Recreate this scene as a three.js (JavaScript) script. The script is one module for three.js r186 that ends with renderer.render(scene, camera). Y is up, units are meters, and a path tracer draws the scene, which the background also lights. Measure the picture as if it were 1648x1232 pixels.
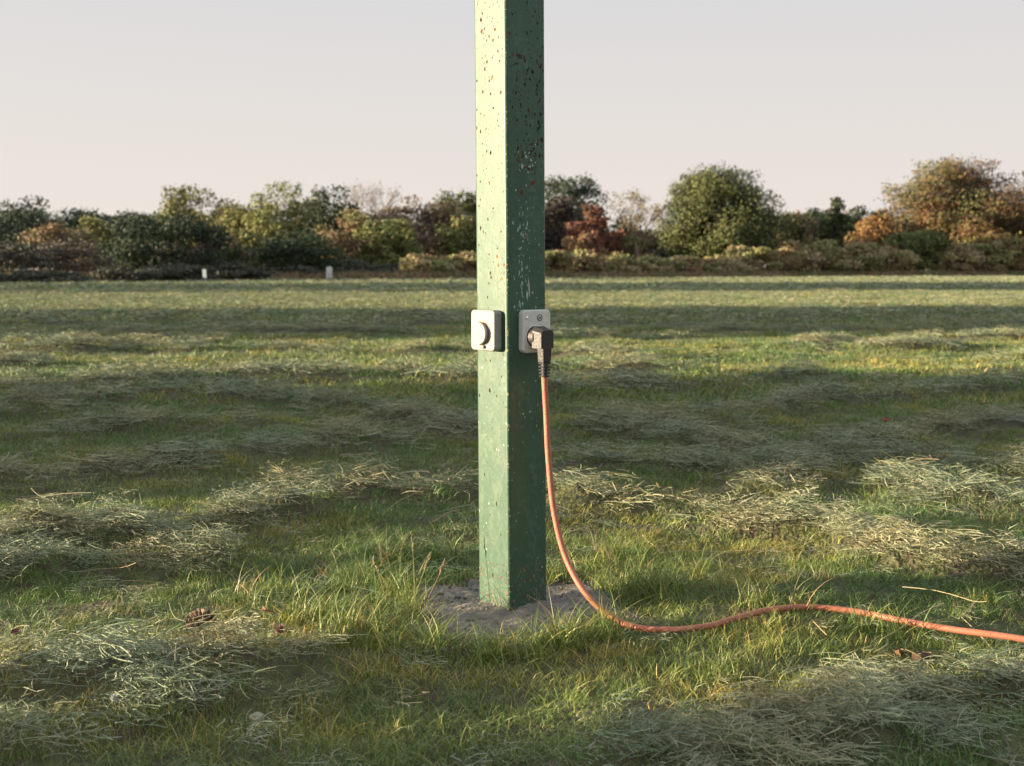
import * as THREE from 'three';
import { mergeGeometries } from 'three/addons/utils/BufferGeometryUtils.js';
import { RoundedBoxGeometry } from 'three/addons/geometries/RoundedBoxGeometry.js';
import { createNoise2D, createNoise3D } from 'simplex-noise';

// ---------------------------------------------------------------- camera, sky, sun, exposure
const F = 2100, W0 = 1648, H0 = 1232, HORIZON = 430, EYE = 0.637;      // the photograph's focal length and horizon, in its pixels
const scene = new THREE.Scene();
const camera = new THREE.PerspectiveCamera(2 * Math.atan(H0 / 2 / F) * 180 / Math.PI, 1024 / 766, 0.05, 4000);
const PITCH = Math.atan((H0 / 2 - HORIZON) / F);
camera.position.set(0, EYE, 0);
camera.rotation.set(-PITCH, 0, 0);
camera.focus = 2.36;
camera.userData.fStop = 9;

const EXPOSURE = 3.05;
const SUN_TURN = 7 * Math.PI / 180, SUN_UP = 6.5 * Math.PI / 180;
const sunDir = new THREE.Vector3(-Math.cos(SUN_TURN) * Math.cos(SUN_UP), Math.sin(SUN_UP), Math.sin(SUN_TURN) * Math.cos(SUN_UP));
{
  const w = 512, h = 256, data = new Float32Array(w * h * 4);
  const stops = [[0, .86, .775, .70], [6, .78, .74, .705], [11.5, .70, .695, .705], [25, .64, .67, .73], [50, .61, .69, .82], [90, .59, .68, .84]];
  for (let j = 0; j < h; j++) {
    const up = ((j + .5) / h - .5) * Math.PI, deg = Math.max(0, up * 180 / Math.PI);
    let k = 0; while (k < stops.length - 2 && deg > stops[k + 1][0]) k++;
    const a = stops[k], b = stops[k + 1], t = (deg - a[0]) / (b[0] - a[0]);
    for (let i = 0; i < w; i++) {
      const az = ((i + .5) / w - .5) * 2 * Math.PI;
      const dx = Math.cos(az) * Math.cos(up), dy = Math.sin(up), dz = Math.sin(az) * Math.cos(up);
      const ang = Math.acos(Math.min(1, dx * sunDir.x + Math.max(dy, 0) * sunDir.y + dz * sunDir.z)) * 180 / Math.PI;
      const g = 1.6 * Math.exp(-ang / 9) + .34 * Math.exp(-ang / 28);
      const o = (j * w + i) * 4, glow = [1, .84, .68];
      for (let c = 0; c < 3; c++) data[o + c] = (a[c + 1] + (b[c + 1] - a[c + 1]) * t + g * glow[c]) / EXPOSURE;
      data[o + 3] = 1;
    }
  }
  const sky = new THREE.DataTexture(data, w, h, THREE.RGBAFormat, THREE.FloatType);
  sky.mapping = THREE.EquirectangularReflectionMapping; sky.magFilter = THREE.LinearFilter; sky.needsUpdate = true;
  scene.background = sky; scene.environment = sky;
}
const sun = new THREE.DirectionalLight(new THREE.Color().setRGB(1, .81, .56), 5);
sun.position.copy(sunDir).multiplyScalar(60); sun.castShadow = true; sun.shadow.radius = 1;
Object.assign(sun.shadow.camera, { left: -60, right: 60, top: 30, bottom: -30, near: 1, far: 250 });
sun.shadow.mapSize.set(4096, 4096);
scene.add(sun, sun.target);
const renderer = new THREE.WebGLRenderer({ antialias: true });
renderer.toneMapping = THREE.LinearToneMapping; renderer.toneMappingExposure = EXPOSURE;
renderer.shadowMap.enabled = true;

// ---------------------------------------------------------------- helpers
function rng(seed) { let a = seed >>> 0; return () => { a = (a + 0x6d2b79f5) | 0; let t = Math.imul(a ^ (a >>> 15), 1 | a); t = (t + Math.imul(t ^ (t >>> 7), 61 | t)) ^ t; return ((t ^ (t >>> 14)) >>> 0) / 4294967296; }; }
const R0 = rng(7), n2 = createNoise2D(rng(11)), n2b = createNoise2D(rng(23)), n3 = createNoise3D(rng(31));
const clamp = (x, a = 0, b = 1) => Math.min(b, Math.max(a, x)), lerp = (a, b, t) => a + (b - a) * t;
const smooth = (a, b, x) => { const t = clamp((x - a) / (b - a)); return t * t * (3 - 2 * t); };
const mixc = (a, b, t) => [lerp(a[0], b[0], t), lerp(a[1], b[1], t), lerp(a[2], b[2], t)];
const V = (x, y, z) => new THREE.Vector3(x, y, z);
// a point of the photograph as a ray from the eye; the point where it meets height y, or distance z
function rayOf(px, py) {
  const x = (px - W0 / 2) / F, y = -(py - H0 / 2) / F, c = Math.cos(PITCH), s = Math.sin(PITCH);
  return V(x, y * c - s, -c - y * s);
}
function onHeight(px, py, h = 0) { const r = rayOf(px, py), t = (h - EYE) / r.y; return V(r.x * t, h, r.z * t); }
function onDepth(px, py, d) { const r = rayOf(px, py), t = d / -r.z; return V(r.x * t, EYE + r.y * t, -d); }

function tag(o, label, category, group, kind) {
  if (label) o.userData.label = label;
  if (category) o.userData.category = category;
  if (group) o.userData.group = group;
  if (kind) o.userData.kind = kind;
  return o;
}
const taken = {};
function numbered(name) { const n = taken[name] = (taken[name] ?? -1) + 1; return n ? name + '_' + String(n).padStart(3, '0') : name; }
function mesh(name, geo, mat, parent) {
  const m = new THREE.Mesh(geo, mat); m.name = parent ? name : numbered(name); m.castShadow = m.receiveShadow = true;
  (parent ?? scene).add(m); return m;
}
function group(name, pos, label, category, grp) {
  const g = new THREE.Group(); g.name = numbered(name); if (pos) g.position.copy(pos); scene.add(g); return tag(g, label, category, grp);
}
const col = (c) => new THREE.Color().setRGB(c[0], c[1], c[2]);
const std = (c, rough, extra = {}) => new THREE.MeshStandardMaterial({ color: col(c), roughness: rough, ...extra });
function dataTex(w, h, fn, srgb, repeat) {
  const d = new Uint8Array(w * h * 4);
  for (let y = 0; y < h; y++) for (let x = 0; x < w; x++) { const c = fn(x, y), o = (y * w + x) * 4; d[o] = clamp(c[0]) * 255; d[o + 1] = clamp(c[1]) * 255; d[o + 2] = clamp(c[2]) * 255; d[o + 3] = 255; }
  const t = new THREE.DataTexture(d, w, h); t.magFilter = THREE.LinearFilter; t.minFilter = THREE.LinearMipmapLinearFilter;
  if (srgb) t.colorSpace = THREE.SRGBColorSpace;
  if (repeat) t.wrapS = t.wrapT = THREE.RepeatWrapping;
  t.needsUpdate = true; return t;
}
const toS = (c) => c.map((v) => v <= .0031308 ? v * 12.92 : 1.055 * Math.pow(v, 1 / 2.4) - .055);
// value noise that tiles
function tileNoise(n, seed) {
  const r = rng(seed), g = Float32Array.from({ length: n * n }, () => r());
  return (u, v) => {
    u = (u - Math.floor(u)) * n; v = (v - Math.floor(v)) * n;
    const i = Math.floor(u) % n, j = Math.floor(v) % n, a = u - Math.floor(u), b = v - Math.floor(v), i1 = (i + 1) % n, j1 = (j + 1) % n, s = a * a * (3 - 2 * a), t = b * b * (3 - 2 * b);
    return lerp(lerp(g[j * n + i], g[j * n + i1], s), lerp(g[j1 * n + i], g[j1 * n + i1], s), t);
  };
}
class Soup {           // triangles with a colour each
  constructor() { this.p = []; this.c = []; this.i = []; }
  v(x, y, z, c) { this.p.push(x, y, z); this.c.push(c[0], c[1], c[2]); return this.p.length / 3 - 1; }
  f(...q) { this.i.push(q[0], q[1], q[2]); if (q.length > 3) this.i.push(q[0], q[2], q[3]); }
  geo() {
    const g = new THREE.BufferGeometry();
    g.setAttribute('position', new THREE.Float32BufferAttribute(this.p, 3)); g.setAttribute('color', new THREE.Float32BufferAttribute(this.c, 3));
    g.setIndex(this.i); g.computeVertexNormals(); return g;
  }
  // a thin ribbon along points, `across` the direction of its width at the start
  ribbon(pts, width, across, c, taper = true) {
    let a, b;
    for (let k = 0; k < pts.length; k++) {
      const t = k / (pts.length - 1), w = width * (taper ? Math.max(.06, Math.pow(1 - t, .7)) : .7 + .3 * Math.sin(t * 3.14)) / 2, p = pts[k];
      const x = this.v(p.x - across.x * w, p.y - across.y * w, p.z - across.z * w, c), y = this.v(p.x + across.x * w, p.y + across.y * w, p.z + across.z * w, c);
      if (k) this.f(a, b, y, x);
      a = x; b = y;
    }
  }
}
// tapered tube along points with radii
function limb(soup, pts, radii, sides, c) {
  let last = null; const up = V(.31, .2, .93);
  for (let k = 0; k < pts.length; k++) {
    const d = V(0, 0, 0).subVectors(pts[Math.min(k + 1, pts.length - 1)], pts[Math.max(k - 1, 0)]).normalize(), a = V(0, 0, 0).crossVectors(d, up).normalize(), b = V(0, 0, 0).crossVectors(d, a), ring = [];
    for (let s = 0; s < sides; s++) { const t = s / sides * 2 * Math.PI, x = Math.cos(t) * radii[k], y = Math.sin(t) * radii[k]; ring.push(soup.v(pts[k].x + a.x * x + b.x * y, pts[k].y + a.y * x + b.y * y, pts[k].z + a.z * x + b.z * y, c)); }
    if (last) for (let s = 0; s < sides; s++) soup.f(last[s], last[(s + 1) % sides], ring[(s + 1) % sides], ring[s]);
    last = ring;
  }
}

// ---------------------------------------------------------------- where the mown hay lies
const rows = [   // centre lines through the photograph's points: width and height in metres
  { w: .098, a: .055, p: [[-160, 1150], [-60, 1140], [60, 1125], [180, 1112], [300, 1100], [400, 1085], [480, 1072]] },
  { w: .12, a: .045, p: [[-150, 1230], [0, 1205], [120, 1180], [240, 1140]] },
  { w: .075, a: .05, p: [[-150, 945], [0, 930], [120, 922], [250, 916], [340, 914]] },
  { w: .12, a: .06, p: [[-150, 900], [0, 890], [120, 880], [260, 865], [400, 850], [480, 832], [540, 812], [620, 806], [700, 806], [780, 798]] },
  { w: .075, a: .06, p: [[545, 800], [585, 800], [640, 806]] },
  { w: .15, a: .05, p: [[-200, 800], [0, 790], [140, 775], [260, 755], [360, 742], [440, 728], [560, 712], [680, 705], [790, 700]] },
  { w: .11, a: .065, p: [[925, 808], [1000, 822], [1080, 828], [1130, 838]] },
  { w: .09, a: .065, p: [[1120, 848], [1180, 856], [1250, 862], [1320, 862], [1380, 880]] },
  { w: .085, a: .05, p: [[1380, 890], [1440, 908], [1510, 926], [1600, 930], [1720, 922]] },
  { w: .11, a: .045, p: [[880, 762], [960, 760], [1060, 764], [1150, 768]] },
  { w: 0.173, a: 0.057, p: [[1210, 790], [1290, 762], [1390, 752], [1500, 762], [1600, 778], [1720, 790]] },
  { w: 0.144, a: 0.046, p: [[1450, 800], [1560, 815], [1700, 820]] },
  { w: 0.180, a: 0.057, p: [[880, 706], [980, 700], [1090, 688], [1210, 668], [1330, 650], [1480, 636], [1720, 622]] },
  { w: 0.144, a: 0.046, p: [[960, 700], [1120, 712], [1260, 724], [1400, 716], [1560, 700], [1720, 690]] },
  { w: .078, a: .055, p: [[960, 1250], [1080, 1222], [1200, 1196], [1320, 1172], [1430, 1148], [1540, 1134], [1720, 1124]] },
  { w: .1, a: .05, p: [[1180, 1260], [1320, 1225], [1460, 1195], [1600, 1170], [1750, 1150]] },
  { w: 0.202, a: 0.057, p: [[-200, 690], [0, 672], [130, 652], [250, 632], [360, 640], [470, 656], [600, 672], [740, 690]] },
  { w: 0.144, a: 0.052, p: [[-200, 712], [60, 702], [220, 694], [380, 690]] },
  { w: 0.180, a: 0.057, p: [[-300, 640], [0, 632], [180, 622], [330, 612], [480, 606]] },
  { w: 0.216, a: 0.069, p: [[380, 612], [480, 612], [580, 604], [700, 610], [790, 616]] },
  { w: 0.216, a: 0.057, p: [[900, 640], [1040, 625], [1180, 622], [1320, 612]] },
].map((r) => {
  const q = r.p.map(([x, y]) => onHeight(x, y)), box = [1e9, -1e9, 1e9, -1e9], m = r.w * 2.6;
  for (const v of q) { box[0] = Math.min(box[0], v.x - m); box[1] = Math.max(box[1], v.x + m); box[2] = Math.min(box[2], v.z - m); box[3] = Math.max(box[3], v.z + m); }
  return { ...r, q, box };
});
const CORNER = onHeight(820, 990);                    // the post's front corner on the ground
const POST_SIDE = .0928, FACE_TURN = 39.5 * Math.PI / 180;
const nR = V(Math.sin(FACE_TURN), 0, Math.cos(FACE_TURN)), nL = V(-Math.cos(FACE_TURN), 0, Math.sin(FACE_TURN));
const uR = V(Math.cos(FACE_TURN), 0, -Math.sin(FACE_TURN)), uL = V(-Math.sin(FACE_TURN), 0, -Math.cos(FACE_TURN));
const POST = CORNER.clone().addScaledVector(uR, POST_SIDE / 2).addScaledVector(uL, POST_SIDE / 2);
function hayAt(x, z) {
  let best = 0, high = 0;
  const wob = 1 + .55 * n2(x * 4.1, z * 4.1) + .3 * n2b(x * 11, z * 11);
  for (const r of rows) {
    if (x < r.box[0] || x > r.box[1] || z < r.box[2] || z > r.box[3]) continue;
    let d2 = 1e9;
    for (let k = 0; k + 1 < r.q.length; k++) {
      const a = r.q[k], b = r.q[k + 1], dx = b.x - a.x, dz = b.z - a.z, t = clamp(((x - a.x) * dx + (z - a.z) * dz) / (dx * dx + dz * dz)), ex = a.x + dx * t - x, ez = a.z + dz * t - z;
      d2 = Math.min(d2, ex * ex + ez * ez);
    }
    const v = Math.exp(-d2 / (r.w * r.w * .72) / Math.max(.2, wob)) * clamp(.75 + .5 * n2b(x * 2.3 + 9, z * 2.3));
    if (v > best) best = v;
    high = Math.max(high, v * r.a * 1.15 * (1 + .5 * n2(x * 6, z * 6) + .45 * n2b(x * 17, z * 17)));
  }
  const d = -z, far = smooth(5.2, 8, d);
  if (far > 0) {
    const ph = (d + .07 * x) * 2 * Math.PI / (d > 25 ? 1.9 : 1.15) + 3 * n2b(x * .14, z * .2) + .7 * n2(x * .7, z * .7);
    const v = smooth(.55, .98, Math.cos(ph)) * smooth(-.35, .5, n2(x * .22 + 40, z * .5)) * far * (1 - .55 * smooth(11, 24, d)) * clamp(.8 + .4 * n2b(x * 1.5, z * 1.5));
    best = Math.max(best, v); high = Math.max(high, v * .085);
  }
  return [best, high];
}
const padR = (x, z) => { const dx = x - POST.x - .01, dz = z - POST.z - .012; return Math.hypot(dx * 1.02, dz * .9) * (1 + .13 * n2(x * 7, z * 7) + .09 * n2b(x * 19, z * 19)); };
const PAD = .205;
function bumps(x, z) { return .010 * n2(x * 2.6, z * 2.6) + .018 * n2b(x * .75, z * .75) + .005 * n2(x * 7.5 + 5, z * 7.5); }
function groundY(x, z) {
  const pad = 1 - smooth(PAD * .85, PAD * 1.35, padR(x, z));
  const near = 1 - smooth(.25, .6, Math.hypot(x - POST.x, z - POST.z)) ;
  return lerp(bumps(x, z) * (1 - near * .7), -.004 + .006 * n2(x * 9, z * 9), pad) + hayAt(x, z)[1] * .8 * (1 - pad);
}

// ---------------------------------------------------------------- the ground
{
  const N = 520, K = 8, A = .94, pos = new Float32Array((N + 1) * (N + 1) * 3), uv = new Float32Array((N + 1) * (N + 1) * 2), idx = [];
  const ax = (k) => A * Math.sinh(K * (k / N * 2 - 1));
  for (let j = 0; j <= N; j++) for (let i = 0; i <= N; i++) {
    const x = ax(i), z = -2.8 + ax(j), o = j * (N + 1) + i, d = Math.hypot(x, z);
    pos.set([x, d < 140 ? groundY(x, z) : 0, z], o * 3); uv.set([x, z], o * 2);
    if (i < N && j < N) idx.push(o, o + N + 1, o + 1, o + 1, o + N + 1, o + N + 2);
  }
  const g = new THREE.BufferGeometry();
  g.setAttribute('position', new THREE.BufferAttribute(pos, 3)); g.setAttribute('uv', new THREE.BufferAttribute(uv, 2)); g.setIndex(idx); g.computeVertexNormals();
  const a = tileNoise(9, 3), b = tileNoise(60, 4), c = tileNoise(240, 5);
  const map = dataTex(1024, 1024, (x, y) => {
    const u = x / 1024, v = y / 1024, k = .35 * a(u, v) + .35 * b(u, v) + .3 * c(u, v), m = b(v + .3, u);
    return toS(mixc(mixc([.055, .056, .024], [.12, .118, .05], clamp(k * 1.8 - .4)), [.085, .062, .036], smooth(.6, .9, m)));
  }, true, true);
  const bump = dataTex(512, 512, (x, y) => { const u = x / 512, v = y / 512, k = .5 * b(u, v) + .5 * c(u, v); return [k, k, k]; }, false, true);
  map.repeat.set(.7, .7); bump.repeat.set(.9, .9);
  tag(mesh('ground', g, new THREE.MeshStandardMaterial({ map, bumpMap: bump, bumpScale: .012, roughness: 1 })), 'wide mown field of rough short turf', 'field', null, 'structure');
}
// bare trodden soil round the foot of the post
{
  const s = new Soup(), N = 64, M = 22; let ring0 = null;
  for (let j = 0; j <= M; j++) {
    const ring = [];
    for (let i = 0; i < N; i++) {
      const t = i / N * 2 * Math.PI; let r = .32 * j / M; const x0 = POST.x + .01, z0 = POST.z + .012;
      const k = .25 / Math.max(.05, padR(x0 + Math.cos(t) * .25, z0 + Math.sin(t) * .25)), x = x0 + Math.cos(t) * r * k, z = z0 + Math.sin(t) * r * k;
      const fade = smooth(.16, .32, r), y = groundY(x, z) + lerp(.007 + .004 * n2(x * 22, z * 22) + .0022 * n2b(x * 60, z * 60) + .01 * Math.exp(-r * r / .006), -.012, fade);
      const tone = clamp(.5 + .4 * n2b(x * 14, z * 14) + .3 * n2(x * 45, z * 45));
      ring.push(s.v(x, y, z, mixc([.15, .13, .105], [.25, .225, .185], tone)));
    }
    if (ring0) for (let i = 0; i < N; i++) s.f(ring0[i], ring0[(i + 1) % N], ring[(i + 1) % N], ring[i]);
    ring0 = ring;
  }
  const g = s.geo(), p = g.attributes.position, uv = new Float32Array(p.count * 2);
  for (let k = 0; k < p.count; k++) { uv[k * 2] = p.getX(k); uv[k * 2 + 1] = p.getZ(k); }
  g.setAttribute('uv', new THREE.BufferAttribute(uv, 2));
  const a = tileNoise(30, 13), b = tileNoise(120, 14);
  const bump = dataTex(512, 512, (x, y) => { const u = x / 512, v = y / 512, k = .5 * a(u, v) + .5 * b(u, v); return [k, k, k]; }, false, true); bump.repeat.set(2.5, 2.5);
  tag(mesh('bare_soil', g, new THREE.MeshStandardMaterial({ vertexColors: true, roughness: 1, bumpMap: bump, bumpScale: .003 })), 'grey trodden bare soil round the foot of the post', 'soil', null, 'structure');
}

// ---------------------------------------------------------------- the post
function postTextures() {
  const w = 1024, h = 2048, PXM = w / (4 * POST_SIDE), PYM = h / 1.25, r = rng(77);
  const base = new Float32Array(w * h * 3), height = new Float32Array(w * h), rough = new Float32Array(w * h);
  const t1 = tileNoise(12, 41), t2 = tileNoise(64, 42), t3 = tileNoise(256, 43), brush = tileNoise(180, 44);
  for (let y = 0; y < h; y++) for (let x = 0; x < w; x++) {
    const u = x / w, v = y / h, o = y * w + x, k = .45 * t1(u, v * 3) + .35 * t2(u, v * 2) + .2 * t3(u, v * 2);
    const st = brush(u * 2, v * .12) * .6 + brush(u * 1 + .3, v * .3) * .4;
    const c = mixc([.029, .084, .048], [.044, .110, .063], clamp(k * 1.8 - .4));
    const chalk = smooth(.62, .9, t2(u + .37, v * 3 + .2) * .6 + t1(v * 2, u) * .4) * .35;
    const d = mixc(c, [.12, .20, .14], chalk);
    if (u < .25) { const palePatch = smooth(.42, .8, .55 * t1(u * 2.2 + .1, v * 4) + .45 * t2(u * 1.4, v * 2.6 + .4)) * .3; for (let q = 0; q < 3; q++) d[q] = lerp(d[q], [.15, .18, .12][q], palePatch); }   // a paler tone mixed in patches into this face alone
    base.set(d, o * 3); height[o] = .55 + .10 * (st - .5) + .16 * (t2(u, v * 4) - .5) + .10 * (t3(u, v * 4) - .5); rough[o] = .43 + .10 * (k - .5) + .15 * chalk + .1 * (st - .5);
  }
  function stamp(u, v, ru, rv, c, dh, ro, ang = 0, jag = .35) {   // metres round the post from its left corner, metres up
    const cx = u * PXM, cy = v * PYM, R = Math.max(ru * PXM, rv * PYM) * 1.5 + 2, s = r() * 100, ca = Math.cos(ang), sa = Math.sin(ang);
    for (let y = Math.floor(cy - R); y <= cy + R; y++) for (let x = Math.floor(cx - R); x <= cx + R; x++) {
      const dx = (x - cx) / PXM, dy = (y - cy) / PYM, a = (dx * ca + dy * sa) / ru, b = (-dx * sa + dy * ca) / rv, q = Math.sqrt(a * a + b * b) * (1 + jag * n2(a * 1.2 + s, b * 1.2 + s));
      if (q > 1.12) continue;
      const m = 1 - smooth(.8, 1.12, q), o = ((y + h) % h) * w + (x + w) % w, grit = .8 + .4 * t3(x / 97, y / 97);
      for (let k = 0; k < 3; k++) base[o * 3 + k] = lerp(base[o * 3 + k], c[k] * grit, m);
      height[o] = lerp(height[o], dh * (.9 + .2 * t3(x / 50, y / 50)), m); rough[o] = lerp(rough[o], ro, m);
    }
  }
  const S = POST_SIDE, rust = [.12, .05, .022], dark = [.035, .022, .015], pale = [.42, .50, .43], brown = [.20, .10, .045];
  const up = (y) => (990 - y) / 880;
  const spots = (n, u0, u1, y0, y1, kinds, r0, r1) => { for (let k = 0; k < n; k++) { const q = kinds[Math.floor(r() * kinds.length)], a = r0 + (r1 - r0) * Math.pow(r(), 3); stamp(S * lerp(u0, u1, r()), up(lerp(y0, y1, r())), a * (.6 + .5 * r()), a * (.7 + .9 * r()), q, q === pale ? .5 : .2, .85, r() * .6 - .3); } };
  // lit face: scattered rust pits
  spots(60, .04, .96, 0, 140, [dark, dark, rust], .0009, .0036);
  spots(80, .03, .97, 140, 480, [dark, rust, dark], .0008, .0032);
  spots(26, .7, .97, 400, 480, [brown, rust], .0008, .0026);
  spots(70, .03, .97, 480, 990, [dark, dark, rust], .0007, .0028);
  spots(50, .03, .97, 560, 985, [pale], .0006, .0020);
  stamp(S * .58, up(131), .0022, .0052, brown, .2, .9, -.6);
  stamp(S * .42, up(628), .0028, .0044, dark, .2, .9);
  stamp(S * .62, up(812), .0020, .0038, dark, .2, .9);
  // shaded face: pits towards the top, flaking lower down
  spots(150, 1.05, 1.97, -20, 190, [dark, dark, rust], .0007, .0027);
  spots(170, 1.15, 1.97, 90, 260, [dark, dark, rust], .0007, .0030);
  spots(110, 1.25, 1.75, 235, 285, [dark, rust, pale, [.10, .09, .075]], .0007, .0032);
  stamp(S * 1.32, up(100), .004, .0075, [.07, .055, .045], .25, .9, 1.2);
  stamp(S * 1.66, up(296), .0058, .0042, [.16, .06, .035], .15, .9, .5); stamp(S * 1.36, up(312), .004, .005, [.14, .055, .03], .15, .9);
  for (let k = 0; k < 70; k++) { const y = 320 + r() * 190, u = 1.42 + .16 * (r() - .5) * 2 - (y > 440 ? .16 * r() : 0); stamp(S * u, up(y), .0007 + .0014 * r() * r(), .001 + .005 * r() * r(), pale, .45, .75, (r() - .5) * .5, .5); }
  spots(50, 1.05, 1.97, 300, 560, [pale, pale, rust], .0006, .0020);
  stamp(S * 1.55, up(462), .0014, .019, [.50, .53, .47], .45, .8, .10, .25); stamp(S * 1.50, up(474), .0022, .008, [.46, .5, .45], .45, .8);
  stamp(S * 1.50, up(380), .0036, .0065, [.20, .16, .13], .3, .9, .3); stamp(S * 1.87, up(405), .0022, .0038, rust, .2, .9);
  spots(90, 1.04, 1.97, 560, 985, [pale, rust, [.3, .35, .3]], .0005, .0019);
  for (let k = 0; k < 40; k++) stamp(S * (1.14 + .05 * (r() - .5)), up(625 + r() * 70), .0006 + .001 * r(), .0008 + .002 * r(), [.14, .09, .055], .4, .8);
  // worn edge between the two faces
  for (let k = 0; k < 130; k++) stamp(S * (1 + .035 * (r() - .5)), up(r() * 990), .0005 + .0012 * r() * r(), .0006 + .003 * r() * r(), r() < .6 ? [.36, .33, .17] : brown, .4, .8);
  for (let k = 0; k < 60; k++) stamp(S * (2 - .03 * r()), up(r() * 990), .0005 + .001 * r(), .0008 + .003 * r(), r() < .5 ? pale : rust, .35, .8);
  // splashed soil and rust at the foot
  for (let k = 0; k < 420; k++) { const y = 985 - 75 * Math.pow(r(), 2.2); stamp(S * 2 * r(), up(y), .0007 + .0022 * r() * r(), .0007 + .0025 * r(), r() < .6 ? [.21, .17, .12] : [.12, .075, .045], .5, .95); }
  const tex = (f, srgb) => dataTex(w, h, f, srgb, true);
  return {
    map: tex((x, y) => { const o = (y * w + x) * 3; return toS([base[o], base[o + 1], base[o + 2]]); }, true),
    bumpMap: tex((x, y) => { const k = height[y * w + x]; return [k, k, k]; }),
    clearcoatMap: tex((x, y) => { const k = 1 - smooth(.55, .75, rough[y * w + x]); return [k, k, k]; }),
    roughnessMap: tex((x, y) => { const k = rough[y * w + x]; return [k, k, k]; }),
  };
}
const LEAN = .0062;
{
  const pts = [], rad = .006, S = POST_SIDE, per = [], c = [V(0, 0, 0), V(0, 0, 0)];
  // corners in the post's own axes: left, front, right, back
  const P = [uL.clone().multiplyScalar(S), V(0, 0, 0), uR.clone().multiplyScalar(S), uL.clone().add(uR).multiplyScalar(S)];
  for (let k = 0; k < 4; k++) {
    const a = P[k], before = P[(k + 3) % 4].clone().sub(a).normalize(), after = P[(k + 1) % 4].clone().sub(a).normalize();
    for (let q = 0; q <= 6; q++) {
      const t = q / 6 * Math.PI / 2, p = a.clone().addScaledVector(before, rad * (1 - Math.sin(t))).addScaledVector(after, rad * (1 - Math.cos(t)));
      pts.push(p); per.push(k * S + (q / 6 - .5) * rad * 1.3);
    }
  }
  const n = pts.length, T = 26, H = 2.6, pos = [], uv = [], idx = [];
  for (let j = 0; j <= T; j++) for (let i = 0; i <= n; i++) {
    const p = pts[i % n], y = -.12 + (H + .12) * j / T;
    pos.push(p.x, y, p.z); uv.push((i < n ? per[i] : per[0] + 4 * S) / (4 * S), y / 1.25);
    if (i < n && j < T) { const o = j * (n + 1) + i; idx.push(o, o + 1, o + n + 2, o, o + n + 2, o + n + 1); }
  }
  const g = new THREE.BufferGeometry();
  g.setAttribute('position', new THREE.Float32BufferAttribute(pos, 3)); g.setAttribute('uv', new THREE.Float32BufferAttribute(uv, 2)); g.setIndex(idx); g.computeVertexNormals();
  // smooth the seam at the left corner
  const nn = g.attributes.normal; for (let j = 0; j <= T; j++) { const a = j * (n + 1), b = a + n, v = V(nn.getX(a) + nn.getX(b), 0, nn.getZ(a) + nn.getZ(b)).normalize(); nn.setXYZ(a, v.x, 0, v.z); nn.setXYZ(b, v.x, 0, v.z); }
  const post = group('steel_post', CORNER.clone(), 'square green painted steel post with chipped rusty paint', 'post');
  post.rotation.z = LEAN;
  const cap = new RoundedBoxGeometry(S + .008, .012, S + .008, 2, .003);
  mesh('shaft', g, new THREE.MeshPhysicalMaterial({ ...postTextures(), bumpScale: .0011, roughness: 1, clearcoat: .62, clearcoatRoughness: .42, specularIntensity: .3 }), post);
  const cm = mesh('cap', cap, std([.05, .17, .09], .5), post); cm.position.set((P[0].x + P[2].x) / 2, H + .006, (P[0].z + P[2].z) / 2); cm.rotation.y = FACE_TURN;
}
// ---------------------------------------------------------------- sockets: x along the face, y up, z out of it
const PX = 1 / 880;
function fitting(name, along, out, uPx, heightPx, label, category) {
  const hgt = (990 - heightPx) * PX, p = CORNER.clone().addScaledVector(along, uPx * PX); p.y = hgt; p.x -= LEAN * hgt;
  const g = group(name, p, label, category); g.rotation.y = Math.atan2(out.x, out.z); return g;
}
const specks = (() => { const r = rng(5), dots = Array.from({ length: 240 }, () => [r() * 256, r() * 256, .5 + 1.3 * r() * r(), r()]), a = tileNoise(16, 51), b = tileNoise(90, 52);
  const m = new Float32Array(256 * 256); for (const [x, y, s, k] of dots) for (let j = -3; j <= 3; j++) for (let i = -3; i <= 3; i++) { if (i * i + j * j < s * s * 3) m[((y + j + 256) & 255) * 256 + ((x + i + 256) & 255)] = .4 + .6 * k; }
  return dataTex(256, 256, (x, y) => { const k = .86 + .12 * a(x / 256, y / 256) + .08 * (b(x / 256, y / 256) - .5), d = m[y * 256 + x]; return toS(mixc([k, k, k * .985], [.25, .2, .14], d * .75)); }, true, true); })();
specks.repeat.set(1, 1);
const boxUV = (g, s) => { const p = g.attributes.position, n = g.attributes.normal, uv = new Float32Array(p.count * 2); for (let k = 0; k < p.count; k++) { const ax = Math.abs(n.getX(k)), ay = Math.abs(n.getY(k)); uv[k * 2] = (ax > .7 ? p.getZ(k) : p.getX(k)) * s; uv[k * 2 + 1] = (ay > .7 ? p.getZ(k) : p.getY(k)) * s; } g.setAttribute('uv', new THREE.BufferAttribute(uv, 2)); return g; };
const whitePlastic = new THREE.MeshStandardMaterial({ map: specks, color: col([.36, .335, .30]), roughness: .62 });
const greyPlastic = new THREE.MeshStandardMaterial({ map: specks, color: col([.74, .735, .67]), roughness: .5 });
const darkMetal = std([.05, .045, .04], .5);
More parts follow.
